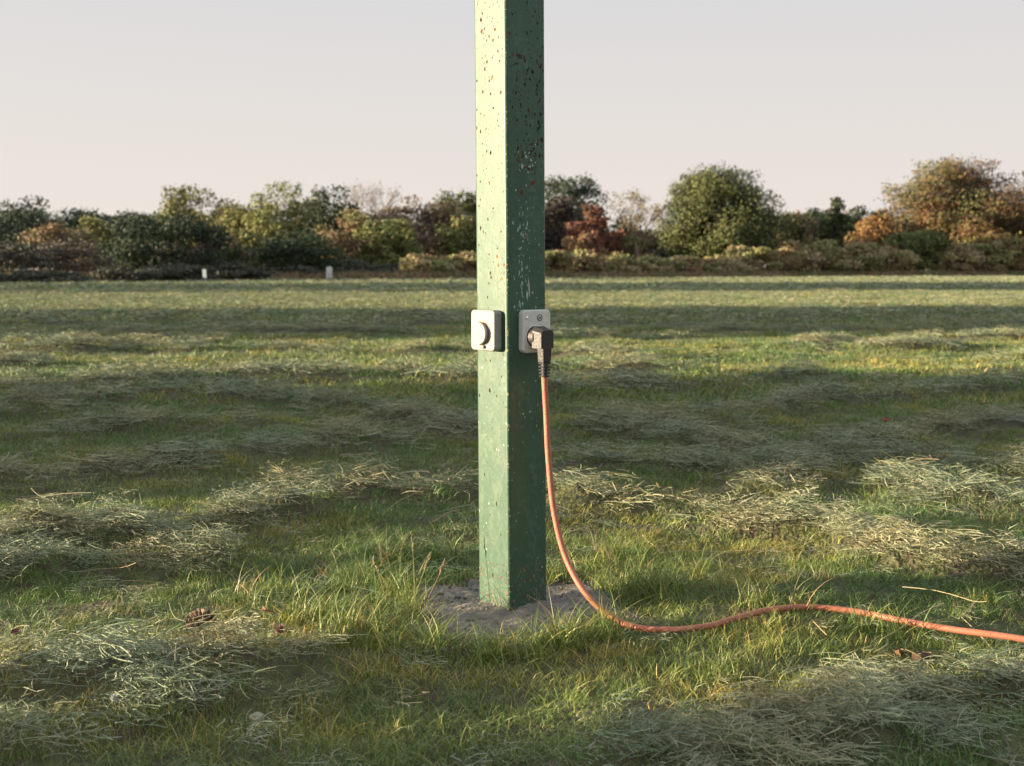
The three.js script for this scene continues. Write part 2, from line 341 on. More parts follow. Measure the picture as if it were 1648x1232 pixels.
function roundedPlate(w, h, t, r, bevel) {       // a plate with round corners, its back at z = 0
  const s = new THREE.Shape(), x = w / 2 - bevel, y = h / 2 - bevel, q = Math.max(.001, r - bevel);
  s.moveTo(-x + q, -y); s.lineTo(x - q, -y); s.absarc(x - q, -y + q, q, -Math.PI / 2, 0); s.lineTo(x, y - q); s.absarc(x - q, y - q, q, 0, Math.PI / 2); s.lineTo(-x + q, y); s.absarc(-x + q, y - q, q, Math.PI / 2, Math.PI); s.lineTo(-x, -y + q); s.absarc(-x + q, -y + q, q, Math.PI, Math.PI * 1.5);
  const g = new THREE.ExtrudeGeometry(s, { depth: t - bevel, bevelEnabled: true, bevelThickness: bevel, bevelSize: bevel, bevelSegments: 4, curveSegments: 8 }); g.translate(0, 0, 0);
  return g;
}
function disc(r, t, bevel, seg = 40) {            // a round button standing out along z
  const p = [new THREE.Vector2(0, t), new THREE.Vector2(r - bevel, t), new THREE.Vector2(r - bevel * .3, t - bevel * .3), new THREE.Vector2(r, t - bevel), new THREE.Vector2(r, 0)];
  const g = new THREE.LatheGeometry(p.reverse(), seg); g.rotateX(Math.PI / 2); return g;
}
{
  const t = 15.5 * PX, g = fitting('covered_socket', uL, nL, 44.8, 530, 'white socket box with closed round cover on sunlit face of the post', 'socket');
  const w = 61 * PX, h = 65 * PX;
  const body = roundedPlate(w, h, t - .002, .008, .0028); body.translate(0, 0, .0022); boxUV(body, 9);
  mesh('box', body, whitePlastic, g);
  mesh('back_plate', new RoundedBoxGeometry(w - .004, h - .004, .005, 2, .0015), std([.30, .28, .25], .8), g).position.z = .0005;
  const ring = new THREE.TorusGeometry(20.4 * PX, .0012, 8, 48); const rm = mesh('rim', ring, whitePlastic, g); rm.position.set(0, -5 * PX, t + .0002);
  const cover = mesh('cover', boxUV(disc(17.6 * PX, 8.5 * PX, .0016), 9), whitePlastic, g); cover.position.set(0, -5 * PX, t);
  const seal = mesh('seal', new THREE.TorusGeometry(17.5 * PX, .0011, 8, 40), std([.10, .07, .05], .8), g); seal.position.set(0, -5 * PX, t + .0035);
  // moulded lettering worn down to a row of small strokes
  const marks = new Soup(), r = rng(3), zc = 8.5 * PX + .0001, k0 = [.42, .37, .31];
  let x = -.0085;
  const bar = (x0, y0, x1, y1, wd) => { const dx = x1 - x0, dy = y1 - y0, l = Math.hypot(dx, dy), ox = -dy / l * wd / 2, oy = dx / l * wd / 2; marks.f(marks.v(x0 - ox, y0 - oy, zc, k0), marks.v(x1 - ox, y1 - oy, zc, k0), marks.v(x1 + ox, y1 + oy, zc, k0), marks.v(x0 + ox, y0 + oy, zc, k0)); };
  bar(x, .0014, x + .0028, .0014, .0006); bar(x + .0028, .0014, x + .0012, -.0016, .0006);
  for (let k = 0; k < 4; k++) { x += .0038; bar(x, -.0008 - .0006 * r(), x + .0024, -.0006 + .0008 * r(), .0006); if (r() > .4) bar(x + .001, -.001, x + .0012, .001, .0005); }
  mesh('lettering', marks.geo(), new THREE.MeshStandardMaterial({ vertexColors: true, roughness: .6 }), cover);
  const hinge = new THREE.CylinderGeometry(.0032, .0032, .012, 16); hinge.rotateZ(Math.PI / 2);
  const hm = mesh('hinge', hinge, whitePlastic, g); hm.position.set(.002, -26.5 * PX, t + .002);
  const pin = new THREE.CylinderGeometry(.0016, .0016, .0128, 10); pin.rotateZ(Math.PI / 2); mesh('pin', pin, darkMetal, hm);
  mesh('screw_dimple', disc(.0018, .0004, .0001, 16), std([.5, .4, .33], .7), g).position.set(-.002, 24 * PX, t + .0001);
}
{
  const t = 12.5 * PX, g = fitting('power_socket', uR, nR, 51, 531.5, 'grey socket box with the plug pushed in on shaded face of the post', 'socket');
  const w = 58 * PX, h = 69 * PX, body = roundedPlate(w, h, t - .002, .009, .003); body.translate(0, 0, .0022); boxUV(body, 9);
  mesh('box', body, greyPlastic, g);
  mesh('back_plate', new RoundedBoxGeometry(w - .004, h - .004, .005, 2, .0015), std([.16, .155, .14], .8), g).position.z = .0005;
  const sx = 5 * PX, sy = 21.5 * PX;
  mesh('screw_ring', new THREE.TorusGeometry(5 * PX, .0007, 8, 28), darkMetal, g).position.set(sx, sy, t + .0001);
  const sc = mesh('screw', disc(4 * PX, .0012, .0005, 24), std([.5, .5, .47], .4, { metalness: .3 }), g); sc.position.set(sx, sy, t);
  mesh('screw_slot', new THREE.CylinderGeometry(.0017, .0017, .0004, 6).rotateX(Math.PI / 2), std([.02, .02, .02], .7), sc).position.z = .0013;
  const cap = new THREE.SphereGeometry(.0034, 20, 12); cap.scale(.8, 1, 1.1); mesh('screw_cap', cap, std([.72, .70, .66], .4), g).position.set(-22 * PX, 23 * PX, t + .0005);
  mesh('socket_rim', new THREE.TorusGeometry(17.5 * PX, .0012, 8, 40), greyPlastic, g).position.set(-6 * PX, -8.5 * PX, t + .0002);
}
// ---------------------------------------------------------------- plug and lead
{
  const hgt = (990 - 540) * PX, origin = CORNER.clone().addScaledVector(uR, 45 * PX); origin.y = hgt; origin.x -= LEAN * hgt;
  const lead = group('extension_lead', origin, 'orange extension lead with black angled plug trailing over the grass', 'extension lead'); lead.rotation.y = FACE_TURN;
  const grit = (() => { const a = tileNoise(40, 61), b = tileNoise(140, 62); return dataTex(256, 256, (x, y) => { const k = .6 * a(x / 256, y / 256) + .4 * b(x / 256, y / 256); return [k, k, k]; }, false, true); })();
  const rubber = new THREE.MeshStandardMaterial({ color: col([.034, .030, .028]), roughness: .46, bumpMap: grit, bumpScale: .0005 });
  mesh('plug_rim', boxUV(disc(16.5 * PX, 16 * PX, .0022), 14), rubber, lead).position.z = 12 * PX;
  // the block of the plug: eight-sided seen from the side, its corners cut
  const s = new THREE.Shape(), a = 13.2 * PX, b = 15.5 * PX, cut = 5.5 * PX;
  s.moveTo(-a, -b); s.lineTo(a, -b); s.lineTo(a, b - cut); s.lineTo(a - cut * .8, b); s.lineTo(-a + cut * .8, b); s.lineTo(-a, b - cut); s.closePath();
  const block = new THREE.ExtrudeGeometry(s, { depth: 19 * PX, bevelEnabled: true, bevelThickness: .0022, bevelSize: .0018, bevelSegments: 3 });
  const bp = block.attributes.position; for (let k = 0; k < bp.count; k++) { const z = bp.getZ(k), y = bp.getY(k), f = clamp(z / (19 * PX)); if (y > 0) bp.setY(k, y - f * f * 4.5 * PX * (y / b)); bp.setX(k, bp.getX(k) * (1 - .10 * f)); }
  block.computeVertexNormals(); boxUV(block, 14);
  mesh('plug_body', block, rubber, lead).position.z = 24 * PX;
  // neck that narrows downwards
  const neck = new RoundedBoxGeometry(17 * PX, 26 * PX, 15 * PX, 3, .002), np = neck.attributes.position;
  for (let k = 0; k < np.count; k++) { const f = .5 - np.getY(k) / (26 * PX); np.setX(k, np.getX(k) * (1.12 - .2 * f)); np.setZ(k, np.getZ(k) * (1.1 - .16 * f)); }
  neck.computeVertexNormals(); boxUV(neck, 14);
  mesh('neck', neck, rubber, lead).position.set(0, -27.5 * PX, 37 * PX);
  // ribbed sleeve: staggered collars round a thinner core
  const sleeve = mesh('strain_relief', boxUV(new THREE.CylinderGeometry(5.4 * PX, 5.0 * PX, 24 * PX, 20), 14), rubber, lead); sleeve.position.set(0, -51 * PX, 37 * PX);
  for (let k = 0; k < 5; k++) { const rb = mesh('rib', new RoundedBoxGeometry((15.2 - k * .5) * PX, 2.9 * PX, (13.6 - k * .5) * PX, 2, .0009), rubber, sleeve); rb.position.y = (9.6 - k * 5.1) * PX; }
  // the cable: hangs, bends, then lies over the turf
  const inv = new THREE.Matrix4().compose(lead.position, new THREE.Quaternion().setFromEuler(lead.rotation), V(1, 1, 1)).invert(), path = [];
  const top = V(0, -62 * PX, 37 * PX).applyMatrix4(inv.clone().invert()), d0 = -top.z, d1 = -onHeight(1000, 1001, .016).z;
  path.push(V(top.x, top.y + .03, top.z), top);
  for (const [x, y, t] of [[879, 660, .0], [883, 740, .05], [893, 830, .15], [912, 900, .35], [943, 955, .7]]) path.push(onDepth(x, y, lerp(d0, d1, t)));
  for (const [x, y, hh] of [[985, 993, .022], [1028, 1010, .019], [1080, 1013, .020], [1135, 1008, .022], [1190, 993, .022], [1245, 980, .024], [1310, 977, .022], [1380, 984, .02], [1450, 998, .021], [1530, 1012, .020], [1600, 1021, .021], [1700, 1035, .018], [1820, 1040, .018], [2000, 1020, .018]]) { const q = onHeight(x, y, hh); q.y = hh; path.push(q); }
  const curve = new THREE.CatmullRomCurve3(path.map((p) => p.clone().applyMatrix4(inv)), false, 'centripetal'), cg = new THREE.TubeGeometry(curve, 420, .0056, 14), len = curve.getLength();
  const cuv = cg.attributes.uv; for (let k = 0; k < cuv.count; k++) cuv.setXY(k, cuv.getX(k) * len * 12, cuv.getY(k) * .035 * 12);
  const r = rng(9), n1 = tileNoise(8, 71), nb = tileNoise(48, 72), dirt = new Float32Array(512 * 128);
  for (let k = 0; k < 70; k++) { const x = r() * 512, y = r() * 128, q = .8 + 2.6 * r() * r(), lw = 1 + 2 * r(); for (let j = -7; j <= 7; j++) for (let i = -12; i <= 12; i++) if ((i / lw) ** 2 + j * j < q * q) dirt[((y + j + 128) & 127) * 512 + ((x + i + 512) & 511)] = .5 + .5 * r(); }
  const cmap = dataTex(512, 128, (x, y) => { const k = n1(x / 512, y / 128) * .6 + nb(x / 512, y / 128) * .4; return toS(mixc(mixc([.39, .125, .068], [.46, .17, .10], k), [.085, .045, .03], dirt[y * 512 + x] * .85)); }, true, true);
  mesh('cable', cg, new THREE.MeshStandardMaterial({ map: cmap, roughness: .55, bumpMap: grit, bumpScale: .0004 }), lead);
}
// ---------------------------------------------------------------- grass and hay: clumps of blades, many times over
const bladeMat = new THREE.MeshPhysicalMaterial({ vertexColors: true, color: 0xffffff, roughness: .55, transmission: .4, thickness: 0, side: THREE.DoubleSide });
const hayMat = new THREE.MeshStandardMaterial({ vertexColors: true, roughness: .75, side: THREE.DoubleSide });
function turfClump(seed, o) {                     // blades that stand on a small round patch
  const r = rng(seed), s = new Soup();
  for (let k = 0; k < o.n; k++) {
    const a = r() * 6.283, q = Math.sqrt(r()) * o.r, x = Math.cos(a) * q, z = Math.sin(a) * q, h = lerp(o.h0, o.h1, Math.pow(r(), o.skew ?? 1.3)), dir = r() * 6.283, lean = h * lerp(o.lean0 ?? .15, o.lean ?? .8, r()), curl = o.curl ?? .5;
    const dx = Math.cos(dir), dz = Math.sin(dir), pts = [], m = o.seg ?? 3, tw = (r() - .5) * .6;
    for (let j = 0; j <= m; j++) { const t = j / m, b = lean * (t * (1 - curl) + curl * t * t * 1.4); pts.push(V(x + dx * b - dz * tw * h * t * t, h * (t - .28 * curl * (o.droop ?? 1) * t * t * t) - .004, z + dz * b + dx * tw * h * t * t)); }
    const wd = r() * 6.283, dead = r() < (o.dead ?? .07), c = dead ? mixc([1.9, 1.25, 1.5], [2.6, 1.7, 2.0], r()) : mixc([.72, .78, .7], [1.25, 1.2, 1.2], r());
    s.ribbon(pts, o.w * (.6 + .8 * r()), V(Math.cos(wd), .15 * (r() - .5), Math.sin(wd)), c);
  }
  return s.geo();
}
function hayClump(seed, o) {                      // loose stalks lying across each other
  const r = rng(seed), s = new Soup();
  for (let k = 0; k < o.n; k++) {
    const a = r() * 6.283, q = Math.sqrt(r()) * o.r, len = lerp(o.l0, o.l1, Math.pow(r(), 2.4)), m = 5; let dir = o.flow ? (r() - .5) * 2.2 + (r() < .5 ? 0 : Math.PI) : r() * 6.283, y = r() * r() * o.up, pitch = (r() - .42) * (o.pitch ?? .9), bend = (r() - .5) * (o.bend ?? 1.1);
    let p = V(Math.cos(a) * q, y, Math.sin(a) * q); p.x -= Math.cos(dir) * len / 2; p.z -= Math.sin(dir) * len / 2;
    const pts = [p.clone()];
    for (let j = 0; j < m; j++) { dir += bend * .55; pitch -= .04 + .06 * r(); p = p.clone().add(V(Math.cos(dir) * Math.cos(pitch), Math.sin(pitch), Math.sin(dir) * Math.cos(pitch)).multiplyScalar(len / m)); if (p.y < 0) p.y = 0; pts.push(p); }
    const t = r(), c = t < .5 ? mixc([.8, .84, .8], [1.1, 1.1, 1.05], r()) : t < .8 ? mixc([.55, .64, .5], [.75, .85, .7], r()) : t < .93 ? [1.2, 1.14, 1.05] : [.65, .5, .4];
    s.ribbon(pts, o.w * (.5 + r()), V(Math.sin(dir) * .7, .3 + .7 * r(), -Math.cos(dir) * .7).normalize(), c, false);
  }
  return s.geo();
}
function scatter(name, geo, mat, list, label, category) {      // list: [x, y, z, yaw, scale, tiltX, tiltZ, [r, g, b], scaleY]
  if (!list.length) return;
  const m = new THREE.InstancedMesh(geo, mat, list.length), q = new THREE.Quaternion(), e = new THREE.Euler(), M = new THREE.Matrix4(), C = new THREE.Color();
  list.forEach((l, k) => { e.set(l[5], l[3], l[6], 'XZY'); q.setFromEuler(e); M.compose(V(l[0], l[1], l[2]), q, V(l[4], l[4] * (l[8] ?? 1), l[4])); m.setMatrixAt(k, M); m.setColorAt(k, C.setRGB(...l[7])); });
  m.name = numbered(name); m.castShadow = m.receiveShadow = true; tag(m, label, category, null, 'stuff'); scene.add(m);
}
const GREEN = [.205, .285, .058], LUSH = [.142, .258, .052], YELLOW = [.46, .42, .088], BROWN = [.28, .205, .10];
function turfColour(x, z, r) {
  const a = n2(x * .9 + 3, z * .9), b = n2b(x * 3.1, z * 3.1), c = n2(x * 9, z * 9 + 7);
  let k = mixc(GREEN, LUSH, smooth(-.2, .7, a + .4 * b));
  k = mixc(k, YELLOW, smooth(.05, 1.0, -.5 * a + .6 * b + .35 * c + .25 * (r() - .3)));
  k = mixc(k, BROWN, smooth(.55, 1.0, n2b(x * 2.2 + 30, z * 2.2) * .75 + .3 * c + .2 * r()) * .8);
  const v = .85 + .3 * r(); return [k[0] * v, k[1] * v, k[2] * v];
}
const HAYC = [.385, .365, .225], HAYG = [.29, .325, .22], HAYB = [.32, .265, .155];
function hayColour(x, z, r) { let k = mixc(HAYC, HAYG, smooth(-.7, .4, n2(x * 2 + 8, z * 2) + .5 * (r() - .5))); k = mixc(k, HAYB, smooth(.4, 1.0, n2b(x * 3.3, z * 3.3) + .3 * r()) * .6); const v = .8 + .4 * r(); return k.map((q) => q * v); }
function field(seed, d0, d1, perM2, fn) {         // random points between two distances, in a wedge wider than the view
  const r = rng(seed), half = (d) => .47 * d + .55, area = .47 * (d1 * d1 - d0 * d0) + 1.1 * (d1 - d0), n = Math.round(area * perM2);
  for (let k = 0; k < n; k++) { let d; do { d = lerp(d0, d1, r()); } while (r() > half(d) / half(d1)); fn((r() * 2 - 1) * half(d), -d, r, d); }
}
const zones = [   // d0, d1, turf per m2, clump, hay per m2, hay clump
  { d: [.95, 3.1], turf: 2700, o: { n: 20, r: .034, h0: .008, h1: .028, w: .0016, lean: 1.15, curl: .65 }, hay: 1500, h: { n: 44, r: .04, l0: .014, l1: .085, w: .0010, up: .016, bend: .55, pitch: .55 } },
  { d: [3.1, 6], turf: 1150, o: { n: 20, r: .05, h0: .009, h1: .031, w: .0023, lean: 1.15, curl: .65 }, hay: 800, h: { n: 40, r: .055, l0: .018, l1: .10, w: .0012, up: .02, bend: .55, pitch: .55 } },
  { d: [6, 14], turf: 300, o: { n: 22, r: .085, h0: .014, h1: .042, w: .0055, lean: 1.1, curl: .6 }, hay: 240, h: { n: 36, r: .09, l0: .025, l1: .12, w: .0024, up: .028, bend: .6, pitch: .6 } },
  { d: [14, 36], turf: 56, o: { n: 26, r: .19, h0: .012, h1: .036, w: .011, lean: 1.2, curl: .6 }, hay: 40, h: { n: 26, r: .19, l0: .04, l1: .17, w: .007, up: .045, bend: 1.1 } },
  { d: [36, 118], turf: 11, o: { n: 30, r: .42, h0: .014, h1: .042, w: .028, lean: 1.3, curl: .6 }, hay: 9, h: { n: 26, r: .38, l0: .08, l1: .32, w: .018, up: .055, bend: 1 } },
];
const farLine = (x) => { const t = clamp((x / 40 + 1) / 2); return lerp(50, 104, smooth(0, 1, t)); };
zones.forEach((zn, zi) => {
  const variants = 3, turf = [[], [], []], hay = [[], [], []];
  field(100 + zi, zn.d[0], zn.d[1], zn.turf, (x, z, r) => {
    const p = padR(x, z); if (p < PAD * (.92 + .25 * r())) return;
    const hv = hayAt(x, z); if (hv[0] > .35 + .5 * r()) return;
    if (zi < 2 && n2b(x * 2.2 + 30, z * 2.2) + .4 * n2(x * 6, z * 6) > .62 + .5 * r()) return;
    const long = zi < 2 ? 1 + .35 * n2(x * 2.4, z * 2.4) + .25 * n2b(x * 8, z * 8) : 1;
    turf[Math.floor(r() * variants)].push([x, groundY(x, z) + .001, z, r() * 6.283, .8 + .4 * r(), (r() - .5) * .3, (r() - .5) * .3, turfColour(x, z, r), Math.max(.45, long)]);
  });
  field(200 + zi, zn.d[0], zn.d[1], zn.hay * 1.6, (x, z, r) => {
    const hv = hayAt(x, z), thin = r() < .014 + .035 * smooth(0, .7, n2(x * 1.3 + 60, z * 1.3)) + .09 * smooth(6.4, 9, -z + n2b(x * .5, z * .5)) + .30 * smooth(13, 19, -z + 2 * n2b(x * .3, z * .3));   // thin clippings added, denser farther out, to make the far turf straw gold
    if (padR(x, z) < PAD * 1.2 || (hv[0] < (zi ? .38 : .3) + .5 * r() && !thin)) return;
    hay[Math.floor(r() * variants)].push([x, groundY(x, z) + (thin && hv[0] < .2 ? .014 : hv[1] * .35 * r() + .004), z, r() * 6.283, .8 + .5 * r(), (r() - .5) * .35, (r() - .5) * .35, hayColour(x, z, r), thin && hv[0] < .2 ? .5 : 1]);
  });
  const where = ['in the foreground round the post', 'just behind the post', 'in the middle of the field', 'across the far half of the field', 'along the far edge of the field'][zi];
  for (let k = 0; k < variants; k++) {
    scatter('grass', turfClump(300 + zi * 10 + k, zn.o), bladeMat, turf[k], 'short mown grass ' + where, 'grass');
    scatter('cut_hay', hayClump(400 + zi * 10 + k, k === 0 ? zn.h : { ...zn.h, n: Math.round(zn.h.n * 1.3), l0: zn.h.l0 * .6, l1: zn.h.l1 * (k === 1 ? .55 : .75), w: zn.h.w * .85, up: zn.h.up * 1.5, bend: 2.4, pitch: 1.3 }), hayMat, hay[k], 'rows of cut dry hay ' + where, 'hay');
  }
});
// longer grass the mower missed round the foot of the post
{
  const lists = [[], [], []], thin = [], r = rng(501);
  const spots = [[560, 935, 60, 22, 26], [620, 905, 55, 22, 40], [640, 960, 45, 26, 26], [520, 1000, 70, 24, 26], [600, 1025, 80, 24, 40], [690, 1045, 60, 16, 22], [800, 1062, 70, 12, 20], [905, 1035, 50, 22, 34], [960, 1015, 50, 24, 40], [1000, 955, 55, 24, 34], [1060, 960, 50, 24, 26], [985, 905, 70, 18, 26], [930, 985, 24, 12, 12], [720, 905, 40, 10, 10], [900, 930, 30, 14, 12], [440, 960, 80, 30, 12], [1120, 940, 70, 30, 14], [660, 1000, 30, 20, 14], [1240, 990, 80, 18, 8], [1420, 1015, 90, 18, 10]];
  for (const [px, py, sx, sy, n] of spots) for (let k = 0; k < n; k++) {
    const p = onHeight(px + (r() + r() - 1) * sx, py + (r() + r() - 1) * sy); if (padR(p.x, p.z) < PAD * .95) continue;
    const c = turfColour(p.x, p.z, r), d = r() < .16 ? mixc(c, [.34, .28, .14], .7) : mixc(c, [.22, .31, .06], .5);
    lists[Math.floor(r() * 3)].push([p.x, groundY(p.x, p.z), p.z, r() * 6.283, .55 + .5 * r(), (r() - .5) * .3, (r() - .5) * .3, d]);
  }
  for (let k = 0; k < 3; k++) scatter('grass_tuft', turfClump(520 + k, { n: 16, r: .026, h0: .03, h1: .105, w: .0027, lean0: .25, lean: 1.0, curl: .75, seg: 5, dead: .2, skew: 1.2 }), bladeMat, lists[k], 'longer unmown grass left round the foot of the post', 'grass');
}
// single pale stalks dropped over the turf
{
  const s = [new Soup(), new Soup(), new Soup()], r = rng(611);
  s.forEach((q, v) => { for (let k = 0; k < 1; k++) { const L = .12 + .05 * v, b = (v - 1) * .35, pts = []; let dir = 0, p = V(-L / 2, 0, 0); pts.push(p); for (let j = 0; j < 7; j++) { dir += b / 7 + (v === 2 && j === 4 ? .5 : 0); p = p.clone().add(V(Math.cos(dir), .10 * Math.cos(j), Math.sin(dir)).multiplyScalar(L / 7)); pts.push(p); } limb(q, pts, pts.map((_, j) => .0009 * (1 - .06 * j)), 5, [1, 1, 1]); } });
  const lists = [[], [], []];
  field(620, 1.2, 5.5, 34, (x, z, q, d) => { if (padR(x, z) < PAD || q() > .25 + hayAt(x, z)[0]) return; lists[Math.floor(q() * 3)].push([x, groundY(x, z) + .014 + .016 * q(), z, q() * 6.283, .5 + .8 * q(), (q() - .5) * .4, (q() - .5) * .4, [[.36, .31, .17], [.30, .28, .17], [.33, .24, .13]][Math.floor(q() * 3)]]); });
  s.forEach((q, k) => scatter('straw', q.geo(), hayMat, lists[k], 'loose single stalks scattered over the turf', 'straw'));
}
// crumbs of soil and bits of straw on the trodden patch
{
  const g = new THREE.IcosahedronGeometry(.002, 1), q = g.attributes.position; for (let k = 0; k < q.count; k++) { const f = 1 + .5 * n3(q.getX(k) * 600, q.getY(k) * 600, q.getZ(k) * 600); q.setXYZ(k, q.getX(k) * f, q.getY(k) * f * .7, q.getZ(k) * f); } g.computeVertexNormals();
  const bit = new Soup(); bit.ribbon([V(-.008, 0, 0), V(0, .0008, .0006), V(.009, 0, 0)], .0011, V(0, .2, 1).normalize(), [1, 1, 1], false);
  const crumbs = [], bits = [], r = rng(655);
  for (let k = 0; k < 2600; k++) { const a = r() * 6.283, d = Math.sqrt(r()) * .27, x = POST.x + .01 + Math.cos(a) * d, z = POST.z + .012 + Math.sin(a) * d; if (padR(x, z) > PAD * 1.1) continue; const y = groundY(x, z) + .008; (k % 7 ? crumbs : bits).push([x, y, z, r() * 6.283, k % 7 ? .35 + 1.5 * r() ** 4 : .5 + .9 * r(), (r() - .5) * .3, (r() - .5) * .3, k % 7 ? mixc([.09, .072, .055], [.21, .18, .145], r()) : mixc([.2, .15, .09], [.36, .31, .19], r())]); }
  scatter('soil_crumbs', g, std([1, 1, 1], .95), crumbs, 'loose soil crumbs on the bare patch round the post', 'soil');
  scatter('straw_bits', bit.geo(), hayMat, bits, 'short bits of straw on the bare patch round the post', 'straw');
}
// seed stems standing beside the post
{
  const r = rng(640), m = (c) => std(c, .7);
  const mats = [m([.30, .17, .10]), m([.22, .2, .09]), m([.33, .25, .14])];
  [[668, 1002, 716, 905], [655, 1005, 693, 895], [690, 990, 676, 878], [700, 1002, 712, 935], [668, 985, 662, 860], [640, 990, 612, 868], [716, 1040, 742, 960], [808, 1070, 822, 1000], [628, 995, 600, 900], [1030, 985, 1075, 905]].forEach(([x0, y0, x1, y1], k) => {
    if (![0, 1, 4, 8].includes(k)) return;
    const a = onHeight(x0, y0), b = onDepth(x1, y1, -a.z + (r() - .5) * .04); a.y = groundY(a.x, a.z) - .003;
    const mid = a.clone().lerp(b, .5).add(V((r() - .5) * .012, .006, (r() - .5) * .01)), cv = new THREE.QuadraticBezierCurve3(a, mid, b), pts = cv.getPoints(8), s = new Soup();
    limb(s, pts, pts.map((_, j) => .0008 - .00004 * j), 5, [1, 1, 1]);
    for (let j = 0; j < 7; j++) { const p = cv.getPoint(.78 + .22 * j / 6); limb(s, [p, p.clone().add(V((r() - .5) * .006, .004, (r() - .5) * .006)), p.clone().add(V((r() - .5) * .004, .008, (r() - .5) * .004))], [.0004, .0011, .0003], 4, [1, 1, 1]); }
    const o = mesh('grass_stem', s.geo(), mats[k % 3]);
    tag(o, ['reddish seed stem leaning right just left of the post, longest leaning one', 'olive seed stem leaning right, second left of the post', 'pale upright seed stem left of the post, tip bending left', 'short reddish seed stem standing on the edge of the bare soil left of the post', 'tall straight olive seed stem left of the post', 'pale seed stem leaning far left, away from the post', 'short reddish seed stem in front of the left foot of the post', 'short olive seed stem in front of the corner of the post', 'pale seed stem leaning left, leftmost near the post', 'reddish seed stem leaning right, right of the hanging cable'][k], 'grass stem', 'dry seed stems round the foot of the post');
  });
}

// ---------------------------------------------------------------- small things lying on the turf
{
  const p = onHeight(326, 1036); p.y = groundY(p.x, p.z) + .036;
  const g = group('pine_cone', p, 'brown open pine cone lying in the grass at left', 'pine cone'); g.rotation.set(.15, .5, 1.15); g.scale.setScalar(.84);
  const bark = std([.11, .07, .04], .8), tip = std([.21, .15, .095], .8);
  const core = new THREE.SphereGeometry(.011, 14, 10); core.scale(1, 2, 1); mesh('core', core, bark, g);
  const s = new THREE.Shape(); s.moveTo(-.002, 0); s.quadraticCurveTo(-.0065, .010, -.0045, .0145); s.quadraticCurveTo(0, .0175, .0045, .0145); s.quadraticCurveTo(.0065, .010, .002, 0);
  const sg = new THREE.ExtrudeGeometry(s, { depth: .0016, bevelEnabled: true, bevelThickness: .0007, bevelSize: .0006, bevelSegments: 1, curveSegments: 3 });
  for (let k = 0; k < 46; k++) {
    const t = k / 45, a = k * 2.39996, yy = lerp(-.022, .023, t), rad = .004 + .008 * Math.sin(Math.PI * clamp(t * .85 + .12)), m = mesh('scale', sg, k % 3 ? bark : tip, g), f = .55 + .6 * Math.sin(Math.PI * clamp(t * .8 + .15));
    m.position.set(Math.cos(a) * rad, yy, Math.sin(a) * rad); m.rotation.set(0, -a + Math.PI / 2, 0, 'YXZ'); m.rotateX(lerp(1.75, .35, t)); m.scale.setScalar(f);
  }
}
function pebble(name, px, py, r, sq, c, seed, label) {
  const p = onHeight(px, py), g = new THREE.IcosahedronGeometry(r, 5), q = g.attributes.position;
  for (let k = 0; k < q.count; k++) { const v = V(q.getX(k), q.getY(k), q.getZ(k)).normalize(), f = 1 + .16 * n3(v.x * 1.4 + seed, v.y * 1.4, v.z * 1.4) + .05 * n3(v.x * 5, v.y * 5 + seed, v.z * 5); q.setXYZ(k, v.x * r * f, v.y * r * f * sq, v.z * r * f); }
  g.computeVertexNormals(); const m = mesh(name, g, std(c, .85)); m.position.set(p.x, groundY(p.x, p.z) + r * sq * 1.15, p.z); m.rotation.y = seed; return tag(m, label, 'stone');
}
pebble('stone', 413, 1152, .0105, .8, [.36, .34, .24], 2.1, 'small pale rounded stone in the shaded grass at lower left');
pebble('stone', 716, 1052, .0135, .45, [.2, .2, .17], 5.3, 'flat grey stone half sunk in the grass in front of the post');
pebble('stone', 905, 968, .008, .6, [.3, .31, .3], 7.7, 'little grey stone on the bare soil right of the post');
function deadLeaf(px, py, L, Wd, c, turn, curl, seed, label, lift = .012) {
  const r = rng(seed), nx = 8, ny = 6, s = new Soup(), grid = [];
  for (const side of [0, 1]) for (let i = 0; i <= nx; i++) for (let j = 0; j <= ny; j++) {
    const t = i / nx, w = (j / ny - .5) * 2, half = Wd / 2 * Math.pow(Math.sin(Math.PI * clamp(t * .94 + .03)), .7) * (1 + .12 * Math.sin(t * 21 + seed)), x = (t - .5) * L, z = w * half, rib = Math.abs(w) < .01 ? .6 : 1;
    const y = curl * (w * w * Wd * .5 + (t - .5) * (t - .5) * L * .5) + .0025 * n2(x * 120 + seed, z * 120) - side * .0006, k = clamp(.5 + .6 * n2b(x * 90 + seed, z * 90));
    grid.push(s.v(x, y, z, mixc(c.map((v) => v * .6), c.map((v) => v * 1.3), k).map((v) => v * rib)));
  }
  const at = (side, i, j) => grid[side * (nx + 1) * (ny + 1) + i * (ny + 1) + j];
  for (let i = 0; i < nx; i++) for (let j = 0; j < ny; j++) { s.f(at(0, i, j), at(0, i, j + 1), at(0, i + 1, j + 1), at(0, i + 1, j)); s.f(at(1, i, j), at(1, i + 1, j), at(1, i + 1, j + 1), at(1, i, j + 1)); }
  limb(s, [V(L * .48, curl * L * .12, 0), V(L * .6, curl * L * .2, .003), V(L * .75, curl * L * .2, .006)], [.0009, .0008, .0007], 5, c);
  const p = onHeight(px, py), m = mesh('dead_leaf', s.geo(), new THREE.MeshStandardMaterial({ vertexColors: true, roughness: .7, side: THREE.DoubleSide })); m.position.set(p.x, groundY(p.x, p.z) + lift, p.z); m.rotation.set((r() - .5) * .7, turn, (r() - .5) * .7);
  return tag(m, label, 'leaf');
}
deadLeaf(1482, 1074, .036, .026, [.10, .062, .04], .2, .9, 21, 'curled dark brown dead leaf at lower right, larger of the pair', .015);
deadLeaf(1447, 1066, .024, .018, [.18, .105, .05], 1.3, .8, 22, 'small tan dead leaf standing up beside the dark curled leaf', .018);
